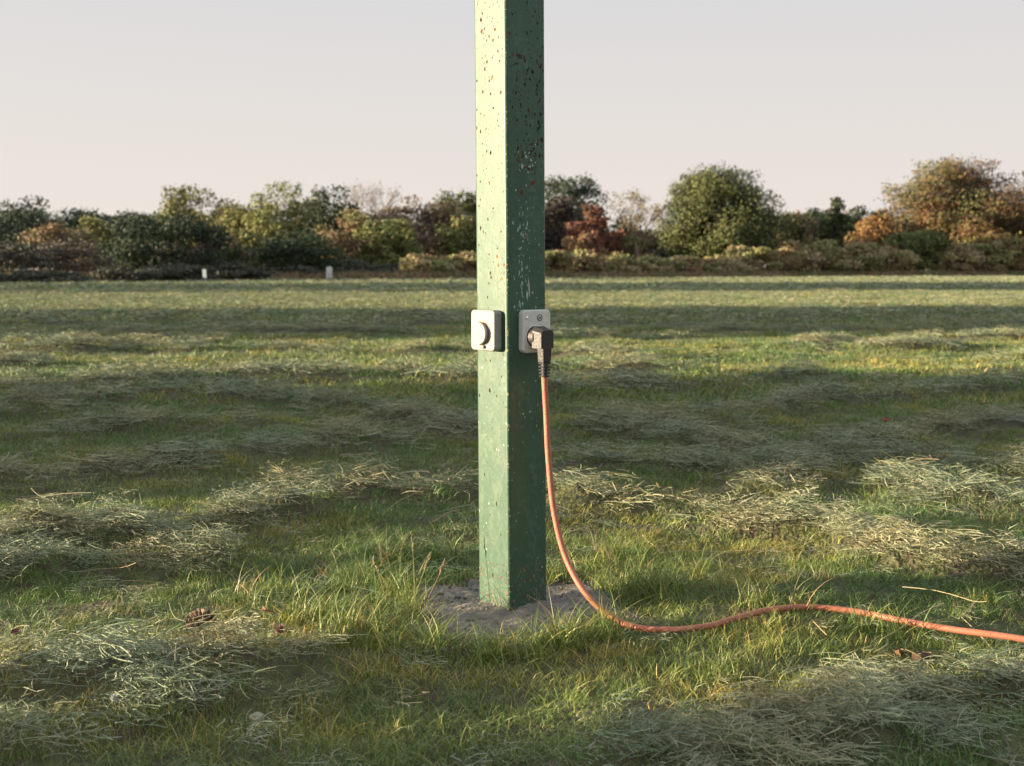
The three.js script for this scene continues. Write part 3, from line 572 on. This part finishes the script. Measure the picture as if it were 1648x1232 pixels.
deadLeaf(430, 1006, .022, .016, [.30, .14, .085], .6, .4, 23, 'reddish tan leaf scrap behind the pink flower head', .03);
deadLeaf(27, 1076, .020, .014, [.16, .05, .035], 2.1, .4, 24, 'dark red leaf scrap on the hay at far left', .05);
deadLeaf(1190, 826, .03, .022, [.09, .05, .04], .4, .5, 25, 'dark dead leaf in the turf behind the sunlit hay', .012);
deadLeaf(1425, 690, .05, .035, [.26, .09, .045], .9, .5, 26, 'orange brown leaf in the shaded turf at right', .02);
function flowerHead(px, py, r, c, label, seed) {
  const p = onHeight(px, py), q = rng(seed), y0 = groundY(p.x, p.z), g = group('flower_head', V(p.x, y0, p.z), label, 'flower'), s = new Soup();
  const st = new Soup(); limb(st, [V(0, 0, 0), V(.003, .014, .001), V(0, .024, 0)], [.0012, .0011, .0012], 6, [.1, .13, .05]); mesh('stalk', st.geo(), new THREE.MeshStandardMaterial({ vertexColors: true, roughness: .8 }), g);
  for (let k = 0; k < 70; k++) { const a = k * 2.4, h = 1 - 1.7 * k / 70, rr = Math.sqrt(Math.max(0, 1 - h * h)), d = V(Math.cos(a) * rr, h, Math.sin(a) * rr), b = d.clone().multiplyScalar(r * .3), e = d.clone().multiplyScalar(r * (.85 + .3 * q())); b.y += .024 + r * .6; e.y += .024 + r * .6; s.ribbon([b, b.clone().lerp(e, .6), e], r * .42, V(-d.z, .1, d.x).normalize(), mixc(c, c.map((v) => v * 1.5), q()), false); }
  mesh('petals', s.geo(), new THREE.MeshStandardMaterial({ vertexColors: true, roughness: .7, side: THREE.DoubleSide }), g);
}
flowerHead(452, 1052, .0085, [.22, .125, .11], 'faded pink clover head beside the hay at left', 31);
flowerHead(186, 1172, .0055, [.42, .42, .37], 'small white clover head in the shaded hay at lower left', 32);

// ---------------------------------------------------------------- trees
const barkMat = new THREE.MeshStandardMaterial({ vertexColors: true, roughness: .95 });
const leafMat = new THREE.MeshPhysicalMaterial({ vertexColors: true, roughness: .75, transmission: .12, thickness: 0, side: THREE.DoubleSide });
function leafAt(s, p, dir, size, c, r) {
  const a = V(r() - .5, r() - .5, r() - .5).normalize(), n = dir.clone().multiplyScalar(.7).addScaledVector(a, .9).normalize(), t = V(0, 0, 0).crossVectors(n, V(r() - .5, r() - .5, r() - .5)).normalize(), b = V(0, 0, 0).crossVectors(n, t), L = size * (.6 + .8 * r()), W = L * (.45 + .3 * r());
  const i = s.v(p.x - t.x * L / 2, p.y - t.y * L / 2, p.z - t.z * L / 2, c), j = s.v(p.x + b.x * W / 2 + n.x * W * .2, p.y + b.y * W / 2 + n.y * W * .2, p.z + b.z * W / 2 + n.z * W * .2, c), k = s.v(p.x + t.x * L / 2, p.y + t.y * L / 2, p.z + t.z * L / 2, c), l = s.v(p.x - b.x * W / 2, p.y - b.y * W / 2, p.z - b.z * W / 2, c);
  s.f(i, j, k); s.f(i, k, l);
}
/* o: height, width, base (height of the crown's underside), lobes, lobe (size of a lobe over half the crown), leaves, leaf (m), cols [[r,g,b]...], gap, trunk colour, shape */
function tree(name, pos, o, label, category, grp) {
  o = { ...o, leaves: o.leaves * 1.6, leaf: o.leaf * .82, lobes: Math.round(o.lobes * 2), lobe: (o.lobe ?? .42) * .68 };
  const r = rng(o.seed), g = group(name, pos, label, category, grp), rx = o.width / 2, ry = (o.height - o.base) / 2, cy = o.base + ry, rz = rx * (o.deep ?? .8);
  const lobes = [], wood = new Soup(), bc = o.bark ?? [.10, .085, .065];
  for (let k = 0; k < o.lobes; k++) {
    let x, y, z, q = 0; do { x = r() * 2 - 1; y = r() * 2 - 1; z = r() * 2 - 1; q++; } while ((x * x + y * y + z * z > 1 || x * x + y * y + z * z < (o.hollow ?? .25)) && q < 60);
    let sx = 1; if (o.shape === 'cone') sx = clamp(1.02 - (y + 1) / 2 * .95, .06, 1); else if (o.shape === 'flat') { y = y * .55 + .45 * (1 - x * x); } else if (o.shape === 'wide') sx = y < 0 ? 1 : 1 - .15 * y; else if (o.shape === 'mound') sx = y < 0 ? 1.05 : Math.sqrt(1 - y * y * .8);
    const lr = (o.lobe ?? .42) * (.65 + .7 * r()) * (o.shape === 'cone' ? .4 + .6 * sx : 1), ex = Math.max(.1, 1 - lr * .75);
    lobes.push({ p: V(x * rx * sx * ex, cy + y * ry * ex, z * rz * sx * ex), r: V(lr * rx, lr * Math.min(ry, rx) * (o.flatten ?? .75), lr * rz), t: r() });
  }
  {   // fit the lobes to the crown's width, top and underside
    let x0 = 1e9, x1 = -1e9, y0 = 1e9, y1 = -1e9; for (const l of lobes) { x0 = Math.min(x0, l.p.x - l.r.x); x1 = Math.max(x1, l.p.x + l.r.x); y0 = Math.min(y0, l.p.y - l.r.y); y1 = Math.max(y1, l.p.y + l.r.y); }
    const fx = 2 * rx / (x1 - x0), fy = 2 * ry / (y1 - y0); for (const l of lobes) { l.p.x = (l.p.x - (x0 + x1) / 2) * fx; l.p.y = o.base + (l.p.y - y0) * fy; l.r.x *= fx; l.r.y *= fy; }
  }
  const top = V(rx * .06 * (r() - .5), lerp(o.base, o.height, .55), 0), tr = o.trunk ?? o.height * .022;
  limb(wood, [V(0, -.15, 0), V(0, .1 * o.height, 0), V(.03 * o.height * (r() - .5), .3 * o.height, 0), top], [tr * 1.35, tr, tr * .8, tr * .45], 8, bc);
  for (const l of lobes) { if (r() < .25) continue; const s0 = V(0, lerp(.18 * o.height, top.y, r()), 0), mid = s0.clone().lerp(l.p, .5).add(V((r() - .5) * rx * .15, .04 * o.height * (r() - .2), 0)); limb(wood, [s0, mid, l.p], [tr * .5, tr * .3, tr * .12], 5, bc); for (let q = 0; q < (o.twigs ?? 3); q++) { const d = V(r() - .5, r() * .8 - .2, r() - .5).normalize(), e = l.p.clone().add(d.clone().multiply(l.r).multiplyScalar(1.05)); limb(wood, [l.p, l.p.clone().lerp(e, .5).add(V(0, .05 * l.r.y, 0)), e], [tr * .14, tr * .08, tr * .03], 3, bc); } }
  mesh('trunk', wood.geo(), barkMat, g);
  const s = new Soup(), total = lobes.reduce((q, l) => q + l.r.x * l.r.y, 0);
  for (const l of lobes) {
    const n = Math.round(o.leaves * l.r.x * l.r.y / total), lc = mixc(o.cols[Math.floor(l.t * o.cols.length) % o.cols.length], o.cols[Math.floor(r() * o.cols.length)], .35 * r());
    for (let k = 0; k < n; k++) {
      const d = V(r() * 2 - 1, r() * 2 - 1, r() * 2 - 1).normalize(), f = .45 + .6 * Math.pow(r(), .55), wob = 1 + .35 * n3(d.x * 2 + l.t * 50, d.y * 2, d.z * 2 + pos.x);
      if (o.gap && n3(d.x * 2.4 + l.t * 90, d.y * 2.4, d.z * 2.4) > 1 - o.gap * 1.2) continue;
      const p = V(l.p.x + d.x * l.r.x * f * wob, l.p.y + d.y * l.r.y * f * wob, l.p.z + d.z * l.r.z * f * wob); if (p.y < .02) continue;
      const v = .7 + .6 * r(), c0 = r() < .12 ? o.cols[Math.floor(r() * o.cols.length)] : lc;
      leafAt(s, p, d, o.leaf, c0.map((q) => q * v), r);
    }
  }
  mesh('crown', s.geo(), leafMat, g);
  return g;
}
function bareTree(name, pos, o, label, category) {      // a fan of bare or nearly bare twigs
  const r = rng(o.seed), g = group(name, pos, label, category), wood = new Soup(), fine = new Soup(), tips = [];
  const grow = (p, d, len, rad, lev) => {
    const q = p.clone().addScaledVector(d, len * .5).add(V((r() - .5) * len * .12, 0, (r() - .5) * len * .12)), e = p.clone().addScaledVector(d, len).add(V((r() - .5) * len * .15, len * .04, (r() - .5) * len * .15));
    limb(lev < 2 ? wood : fine, [p, q, e], [rad, rad * .8, rad * .62], lev < 2 ? 7 : 3, lev < 2 ? o.bark : o.twig);
    if (lev >= 5) { tips.push(e); return; }
    const n = lev === 0 ? 5 : 3; for (let k = 0; k < n; k++) { const a = r() * 6.28, sp = o.spread * (.5 + .7 * r()), nd = d.clone().add(V(Math.cos(a) * sp, .12 * r(), Math.sin(a) * sp)).normalize(); grow(lev ? e.clone().lerp(q, r() * .7) : e.clone().lerp(q, r() * .9), nd, len * (.62 + .2 * r()), rad * .55, lev + 1); }
  };
  grow(V(0, -.1, 0), V(0, 1, 0), o.height * .36, o.trunk, 0);
  mesh('trunk', wood.geo(), barkMat, g);
  mesh('twigs', fine.geo(), barkMat, g);
  if (o.leaves) { const s = new Soup(); for (let k = 0; k < o.leaves; k++) { const p = tips[Math.floor(r() * tips.length)].clone().add(V((r() - .5), (r() - .7), (r() - .5)).multiplyScalar(o.height * .09)); leafAt(s, p, V(r() - .5, r() - .5, r() - .5), o.leaf, mixc(o.cols[0], o.cols[1], r()), r); } mesh('crown', s.geo(), leafMat, g); }
  return g;
}
const C = {
  dark: [[.021, .042, .017], [.031, .057, .021], [.044, .069, .023]], holly: [[.061, .082, .022], [.088, .109, .029], [.119, .130, .033]],
  olive: [[.187, .187, .057], [.240, .228, .068], [.143, .156, .049]], yellow: [[.304, .276, .071], [.232, .232, .064], [.375, .294, .081]],
  brown: [[.205, .143, .081], [.160, .114, .071], [.240, .178, .098]], russet: [[.312, .175, .081], [.250, .156, .075], [.205, .156, .075]],
  rust: [[.193, .092, .038], [.156, .084, .036], [.205, .128, .044], [.111, .108, .034]], red: [[.256, .085, .053], [.202, .090, .053], [.186, .109, .056]],
  amber: [[.306, .164, .048], [.255, .143, .048], [.212, .135, .048]], lime: [[.209, .232, .065], [.155, .194, .056], [.248, .248, .078]],
  grey: [[.087, .082, .057], [.109, .097, .067], [.074, .079, .052]], bramble: [[.33, .30, .12], [.35, .275, .135], [.26, .275, .10], [.41, .31, .18]],
};
// px: middle, left-to-right size, top and underside in the photograph; d: metres away
function plant(name, px, wpx, top, under, d, o, label, category, grp) {
  if (name === 'bramble_bush') top -= 9; else if (name === 'background_tree') top -= 10;
  const g = onDepth(px, HORIZON, d), sc = d / F, hgt = EYE + (HORIZON - top) * sc, base = Math.max(0, EYE + (HORIZON - under) * sc);
  return tree(name, V(g.x, 0, g.z), { height: hgt, width: wpx * sc * (name === 'holly_tree' || name === 'autumn_tree' ? 1.02 : px < 760 && top < 360 ? 1.38 : 1.2), base: Math.min(base, hgt * .8), seed: Math.round(px * 7 + top), leaf: .0026 * d, ...o }, label, category, grp);
}
// a second, deeper row that closes the gaps
[[-120, 180, 342, 92, 'dark'], [30, 200, 345, 94, 'dark'], [215, 190, 352, 96, 'dark'], [300, 150, 345, 98, 'olive'], [395, 170, 346, 98, 'brown'], [490, 150, 352, 100, 'dark'], [600, 170, 350, 104, 'brown'], [700, 170, 352, 106, 'grey'], [800, 160, 345, 108, 'dark'], [885, 150, 352, 110, 'brown'], [985, 150, 372, 112, 'brown'], [1060, 130, 378, 114, 'grey'], [1240, 160, 352, 118, 'dark'], [1330, 150, 350, 120, 'dark'], [1420, 160, 345, 120, 'brown'], [1500, 170, 338, 122, 'dark'], [1600, 180, 335, 122, 'dark'], [1700, 170, 330, 122, 'dark']].forEach(([px, w, top, d, c], k) => plant('background_tree', px, w, top, 452, d, { lobes: 26, leaves: 5200, cols: c === 'dark' ? C.dark : c === 'olive' ? C.olive : c === 'grey' ? C.grey : [C.brown[1], C.grey[0], C.dark[2]], leaf: .34, seed: 1300 + k }, [
  'dark tree of the rear row beyond the left edge', 'dark rear tree behind the broad evergreen at the left edge', 'dark rear tree behind the wide dark bush', 'olive rear tree behind the airy olive tree', 'brown rear tree behind the lower olive tree', 'dark rear tree behind the tall yellow green tree', 'brown rear tree below the pale bare tree', 'grey rear tree behind the large brown tree', 'dark rear tree hidden behind the post', 'brown rear tree right of the post', 'brown rear tree behind the red tree', 'grey rear tree behind the birch', 'dark rear tree right of the big round tree', 'dark rear tree behind the pointed conifer', 'brown rear tree behind the amber bush', 'dark rear tree behind the left of the rust coloured tree', 'dark rear tree behind the right of the rust coloured tree', 'dark rear tree beyond the right edge'][k], 'tree', 'rear row of trees'));
// from the left edge of the picture to the right
plant('evergreen_tree', 70, 190, 318, 452, 74, { lobes: 26, leaves: 9000, cols: C.dark, shape: 'wide', lobe: .36 }, 'broad dark evergreen tree at the left edge', 'tree');
plant('evergreen_tree', -70, 150, 328, 452, 68, { lobes: 20, leaves: 6000, cols: C.dark }, 'dark evergreen tree just beyond the left edge', 'tree');
plant('evergreen_tree', 165, 110, 337, 452, 84, { lobes: 18, leaves: 5000, cols: C.dark }, 'low dark evergreen crown behind the yellow bush', 'tree');
plant('autumn_bush', 95, 90, 358, 452, 64, { lobes: 16, leaves: 4200, cols: [C.russet[1], C.brown[2], C.olive[2]], gap: .2 }, 'orange brown bush before the dark tree at far left', 'bush');
plant('autumn_bush', 166, 76, 348, 452, 66, { lobes: 14, leaves: 3800, cols: [C.olive[0], C.yellow[1], C.olive[2]], gap: .2 }, 'yellow green bush between the orange bush and the dark round bush', 'bush');
plant('hedge_bush', 20, 130, 388, 452, 55, { lobes: 16, leaves: 4200, cols: C.grey, shape: 'mound', twigs: 6 }, 'grey green hedge bush at the left edge', 'bush', 'hedge bushes along the shaded field edge');
plant('hedge_bush', 110, 140, 384, 452, 57, { lobes: 18, leaves: 4500, cols: [...C.grey, C.brown[1]], shape: 'mound', twigs: 6 }, 'grey brown hedge bush below the orange bush', 'bush', 'hedge bushes along the shaded field edge');
plant('evergreen_bush', 262, 165, 340, 452, 62, { lobes: 30, leaves: 9500, cols: C.dark, lobe: .36 }, 'wide dark green bush, darkest in the left half', 'bush');
plant('olive_tree', 318, 118, 298, 452, 82, { lobes: 22, leaves: 6500, cols: C.olive, gap: .4, lobe: .32, twigs: 5 }, 'airy olive yellow tree rising behind the dark round bush', 'tree');
plant('olive_tree', 405, 95, 318, 452, 80, { lobes: 18, leaves: 5200, cols: C.olive, gap: .35 }, 'lower olive tree between two taller yellow green trees', 'tree');
plant('yellow_tree', 452, 100, 293, 452, 78, { lobes: 22, leaves: 6800, cols: [C.yellow[1], C.olive[0], C.lime[1]], gap: .45, lobe: .32 }, 'tall yellow green tree left of the dark flat topped tree', 'tree');
plant('evergreen_bush', 352, 90, 378, 452, 66, { lobes: 16, leaves: 4500, cols: [C.dark[2], C.brown[1], C.grey[0]] }, 'dim green and brown bush right of the dark round bush', 'bush');
plant('autumn_bush', 398, 70, 368, 452, 72, { lobes: 14, leaves: 3600, cols: C.olive, gap: .2 }, 'yellow olive bush below the tall yellow green tree', 'bush');
plant('evergreen_tree', 538, 96, 298, 452, 92, { lobes: 18, leaves: 5600, cols: C.dark, shape: 'flat', gap: .35, lobe: .36, flatten: .5, twigs: 5 }, 'dark flat topped tree with sky showing through its crown', 'tree');
plant('evergreen_bush', 480, 130, 372, 452, 68, { lobes: 22, leaves: 6200, cols: [C.dark[1], C.dark[2], C.holly[0]] }, 'dark green bush behind the white marker board', 'bush');
bareTree('bare_tree', onDepth(592, HORIZON, 96).setY(0), { height: 6.9, trunk: .13, spread: .62, bark: [.16, .13, .10], twig: [.20, .165, .13], seed: 801, leaves: 500, leaf: .12, cols: [[.2, .16, .1], [.26, .2, .13]] }, 'pale bare tree showing above the brown trees', 'tree');
plant('autumn_bush', 575, 110, 336, 452, 88, { lobes: 20, leaves: 5600, cols: [C.russet[1], C.brown[2], C.olive[0]], gap: .25, lobe: .34 }, 'orange brown bush left of the bright lime bush', 'bush');
plant('brown_tree', 672, 150, 314, 452, 93, { lobes: 30, leaves: 9000, cols: C.brown, gap: .2, lobe: .32, twigs: 6 }, 'large grey brown tree left of the post', 'tree');
plant('lime_bush', 626, 84, 352, 450, 86, { lobes: 20, leaves: 5600, cols: C.lime, lobe: .36 }, 'bright yellow green bush before the brown tree', 'bush');
plant('evergreen_tree', 748, 80, 305, 452, 101, { lobes: 16, leaves: 4200, cols: [C.olive[2], C.holly[1]], gap: .3 }, 'green tree top half hidden behind the post', 'tree');
plant('lime_bush', 748, 76, 346, 450, 91, { lobes: 18, leaves: 4600, cols: [C.lime[1], C.olive[0], C.holly[2]], gap: .15 }, 'yellow green bush touching the left side of the post', 'bush');
plant('evergreen_tree', 905, 150, 280, 452, 104, { lobes: 22, leaves: 6800, cols: C.dark.concat([C.holly[0]]), shape: 'flat', gap: .45, lobe: .3, flatten: .5, twigs: 6 }, 'open dark tree right of the post with sky in its crown', 'tree');
plant('brown_tree', 905, 110, 318, 452, 96, { lobes: 20, leaves: 5600, cols: [[.05, .040, .032], [.065, .048, .035]], twigs: 6 }, 'dark brown bush right behind the post', 'bush');
plant('red_tree', 955, 84, 330, 452, 92, { lobes: 18, leaves: 5200, cols: C.red, gap: .25, lobe: .32 }, 'dusky red tree left of the thin pale birch', 'tree');
plant('autumn_bush', 938, 84, 376, 452, 88, { lobes: 14, leaves: 3800, cols: [...C.russet, C.amber[2]] }, 'orange bush at the foot of the red tree', 'bush');
bareTree('birch_tree', onDepth(1027, HORIZON, 92).setY(0), { height: 5.7, trunk: .10, spread: .5, bark: [.34, .27, .18], twig: [.24, .19, .13], seed: 822, leaves: 1300, leaf: .16, cols: [[.2, .155, .07], [.16, .14, .06]] }, 'thin pale birch left of the big round tree', 'tree');
plant('autumn_bush', 1010, 76, 354, 452, 97, { lobes: 14, leaves: 3800, cols: [C.yellow[1], C.olive[0], C.russet[1]], gap: .3 }, 'yellow olive bush behind the birch trunk', 'bush');
plant('holly_tree', 1154, 204, 266, 452, 90, { lobes: 64, leaves: 34000, cols: C.holly, lobe: .40, bark: [.05, .042, .032], deep: 1, hollow: .35, leaf: .20, trunk: .3, shape: 'wide' }, 'big round dark green tree standing before the hedge', 'tree');
plant('evergreen_tree', 1272, 84, 338, 452, 108, { lobes: 14, leaves: 4000, cols: [C.olive[0], C.holly[1], C.brown[2]], gap: .15 }, 'small olive tree right of the big round tree', 'tree');
plant('cypress_tree', 1345, 76, 318, 452, 108, { lobes: 30, leaves: 5200, cols: [C.holly[1], C.dark[2], C.holly[0]], shape: 'cone', lobe: .4 }, 'pointed green conifer left of the rust coloured tree', 'tree');
plant('evergreen_tree', 1308, 70, 334, 452, 112, { lobes: 14, leaves: 3600, cols: C.dark }, 'dark crown left of the pointed conifer', 'tree');
plant('evergreen_tree', 1395, 70, 332, 452, 114, { lobes: 14, leaves: 3800, cols: C.dark }, 'dark crown right of the pointed conifer', 'tree');
plant('autumn_bush', 1410, 84, 344, 452, 100, { lobes: 16, leaves: 4600, cols: C.amber }, 'glowing amber bush at the left foot of the rust coloured tree', 'bush');
plant('autumn_tree', 1538, 244, 252, 425, 102, { lobes: 70, leaves: 28000, cols: [...C.rust, C.olive[2]], gap: .35, lobe: .34, hollow: .2, seed: 4411, twigs: 7, trunk: .26, leaf: .22 }, 'large rust coloured autumn tree with sky showing through', 'tree');
plant('autumn_bush', 1585, 120, 350, 452, 98, { lobes: 20, leaves: 6000, cols: [C.rust[0], C.rust[2], C.yellow[0], C.olive[0]], gap: .2 }, 'mixed orange and yellow bush below the rust coloured tree', 'bush');
plant('evergreen_tree', 1650, 100, 262, 452, 106, { lobes: 24, leaves: 7000, cols: C.dark }, 'dark evergreen tree at the right edge', 'tree');
plant('autumn_bush', 1690, 90, 320, 452, 100, { lobes: 16, leaves: 4600, cols: C.rust }, 'rust coloured bush beyond the right edge', 'bush');
plant('lime_bush', 1472, 90, 368, 452, 94, { lobes: 22, leaves: 6200, cols: [C.lime[1], C.holly[2], C.lime[0]] }, 'bright green bush before the rust coloured tree', 'bush');
// the bramble hedge along the right half of the field edge
[[885, 70, 412, 76.0], [940, 84, 410, 77.6], [1000, 76, 414, 79.3], [1050, 84, 418, 80.8], [1110, 84, 420, 82.5], [1170, 84, 418, 84.2], [1215, 84, 405, 85.5], [1270, 96, 396, 87.1], [1330, 90, 394, 88.8], [1385, 84, 398, 90.4], [1432, 76, 405, 91.8], [1530, 90, 400, 94.6], [1585, 90, 396, 96.2], [1640, 90, 390, 97.8], [1700, 90, 392, 99.5], [690, 84, 416, 72.1], [745, 76, 414, 73.3], [800, 84, 416, 74.5], [845, 70, 414, 75.5]].forEach(([px, w, top, d], k) => plant('bramble_bush', px, w, top, 446, d, { lobes: 16, leaves: 3600, cols: k % 3 === 1 ? [...C.bramble, C.russet[0]] : C.bramble, shape: 'mound', twigs: 5, seed: 900 + k }, [
  'olive bramble bush touching the right side of the post', 'russet bramble bush below the red tree', 'olive bramble bush left of the birch trunk', 'russet bramble bush right of the birch trunk', 'olive bramble bush behind the left foot of the big round tree', 'bramble bush behind the right foot of the big round tree', 'olive bramble bush at the right foot of the big round tree', 'reddish bramble bush below the small olive tree', 'olive bramble bush below the pointed conifer', 'bramble bush below the amber bush', 'russet bramble bush left of the bright green bush', 'bramble bush right of the bright green bush', 'olive bramble bush below the mixed orange bush', 'reddish bramble bush at the right edge', 'bramble bush beyond the right edge', 'olive bramble bush right of the lime bush', 'russet bramble bush left of the post', 'bramble bush behind the left half of the post', 'bramble bush behind the right half of the post'][k], 'bush', 'bramble bushes along the field edge'));
[[200, 110, 428, 53], [290, 110, 424, 57], [380, 110, 420, 62], [455, 100, 420, 67], [560, 120, 416, 78], [640, 80, 424, 84], [-60, 120, 424, 50], [70, 120, 432, 51]].forEach(([px, w, top, d], k) => plant('verge_bush', px, w, top, 455, d, { lobes: 14, leaves: 3000, cols: [...C.grey, C.dark[2]], shape: 'mound', twigs: 5, seed: 940 + k }, [
  'low grey green verge bush below the yellow bush', 'low grey green verge bush left of the far white sign', 'low verge bush right of the far white sign', 'low verge bush left of the white marker board', 'low verge bush right of the white marker board', 'low verge bush at the foot of the lime bush', 'low verge bush beyond the left edge', 'low verge bush near the left edge'][k], 'bush', 'low bushes along the shaded verge'));
// rough unmown grass along the edge of the field
{
  const lists = [[], []], r = rng(970);
  for (let k = 0; k < 5200; k++) {
    const px = lerp(-250, 1900, r()), e = clamp(px / 1648, -.1, 1.1), d = (e < .3 ? lerp(51, 66, e / .3) : e < .55 ? lerp(66, 74, (e - .3) / .25) : lerp(74, 95, (e - .55) / .45)) + 3 * r() * r() + .8 * n2(px * .02, 3), g = onDepth(px, HORIZON, d);
    const c = mixc([.32, .255, .13], [.21, .23, .09], smooth(-.3, .5, n2b(px * .012, d * .2)) * .8), v = .8 + .4 * r();
    lists[+(r() < .5)].push([g.x, 0, g.z, r() * 6.283, .6 + .7 * r(), 0, 0, c.map((q) => q * v)]);
  }
  lists.forEach((l, k) => scatter('rough_grass', turfClump(980 + k, { n: 22, r: .45, h0: .12, h1: .5, w: .04, lean: .7, curl: .6, dead: .25 }), bladeMat, l, 'rough tall grass along the edge of the field', 'grass'));
}
// ---------------------------------------------------------------- far white sign and marker board
{
  const d = 52.5, p = onDepth(330, HORIZON, d), sc = d / F, g = group('white_sign', V(p.x, 0, p.z), 'small white sign on a thin post at the shaded field edge', 'sign'), white = std([.62, .68, .72], .5);
  const hTop = EYE + (HORIZON - 433) * sc, hLow = EYE + (HORIZON - 447) * sc;
  mesh('post', new RoundedBoxGeometry(.045, hTop + .1, .05, 2, .01).translate(0, hTop / 2 - .05, 0), std([.5, .54, .56], .6), g);
  mesh('plate', new RoundedBoxGeometry(5.6 * sc, hTop - hLow, .03, 2, .012).translate(0, (hTop + hLow) / 2, .045), white, g);
}
{
  const d = 66, p = onDepth(530, HORIZON, d), sc = d / F, top = EYE + (HORIZON - 429) * sc, w = 9 * sc, s = new THREE.Shape();
  const g = group('marker_board', V(p.x, 0, p.z), 'upright white marker board with rounded top at the field edge', 'board');
  s.moveTo(-w / 2, .06); s.lineTo(w / 2, .06); s.lineTo(w / 2, top - w * .3); s.quadraticCurveTo(w / 2, top, 0, top); s.quadraticCurveTo(-w / 2, top, -w / 2, top - w * .3); s.closePath();
  mesh('board', new THREE.ExtrudeGeometry(s, { depth: .05, bevelEnabled: true, bevelThickness: .008, bevelSize: .008, bevelSegments: 2 }), std([.74, .72, .68], .5), g);
  for (const k of [-1, 1]) mesh('leg', new THREE.CylinderGeometry(.025, .025, .3, 10).translate(k * w * .3, 0, .025), std([.4, .38, .35], .7), g);
}
// ---------------------------------------------------------------- trees out of frame on the sun's side, whose shadows band the field
{
  const tan = Math.tan(SUN_TURN), cols = [[.020, .038, .016], [.030, .05, .02]];
  const cast = (d, X) => d - X * tan;                   // a shadow that crosses the view's middle d metres away comes from here
  const proto = [0, 1, 2].map((k) => {
    const t = tree('cypress_hedge_tree', V(0, 0, 0), { height: 4.7, width: 2.5, base: .0, lobes: 46, leaves: 5200, leaf: .34, cols, lobe: .34, deep: .8, hollow: 0, twigs: 1, seed: 1001 + k, shape: 'column', trunk: .1 }, '', 'tree', 'cypress trees beyond the left edge'); return t;
  });
  let n = 0;
  const words = ['first', 'second', 'third', 'fourth', 'fifth', 'sixth', 'seventh', 'eighth', 'ninth', 'tenth', 'eleventh', 'twelfth', 'thirteenth', 'fourteenth', 'fifteenth', 'sixteenth', 'seventeenth', 'eighteenth', 'nineteenth', 'twentieth'];
  function place(z, x, w, tall) {
    const p = proto[n % 3], o = n < 3 ? p : p.clone(); if (n >= 3) { o.name = numbered('cypress_hedge_tree'); scene.add(o); }
    o.position.set(x, 0, -z); o.rotation.y = Math.PI / 2; o.scale.set(w / 2.5, tall, w / 2.5); o.userData = { category: 'tree', group: 'cypress trees beyond the left edge', label: `dense green cypress out of frame at left, ${words[n]} from the front` }; n++;
  }
  const X = 15, run = (d0, d1, count, w, x = X, tall = 1) => { const a = cast(d0, x) + w * .42, b = cast(d1, x) - w * .42; for (let k = 0; k < count; k++) place(count > 1 ? lerp(a, b, k / (count - 1)) : (a + b) / 2, -x, w, tall); };
  run(-5.6, 1.6, 4, 2.3); run(3.72, 7.2, 2, 2.2); run(11.3, 19.6, 5, 2.3); run(33, 48, 5, 3.6, 27, 1.7);
}
renderer.render(scene, camera);
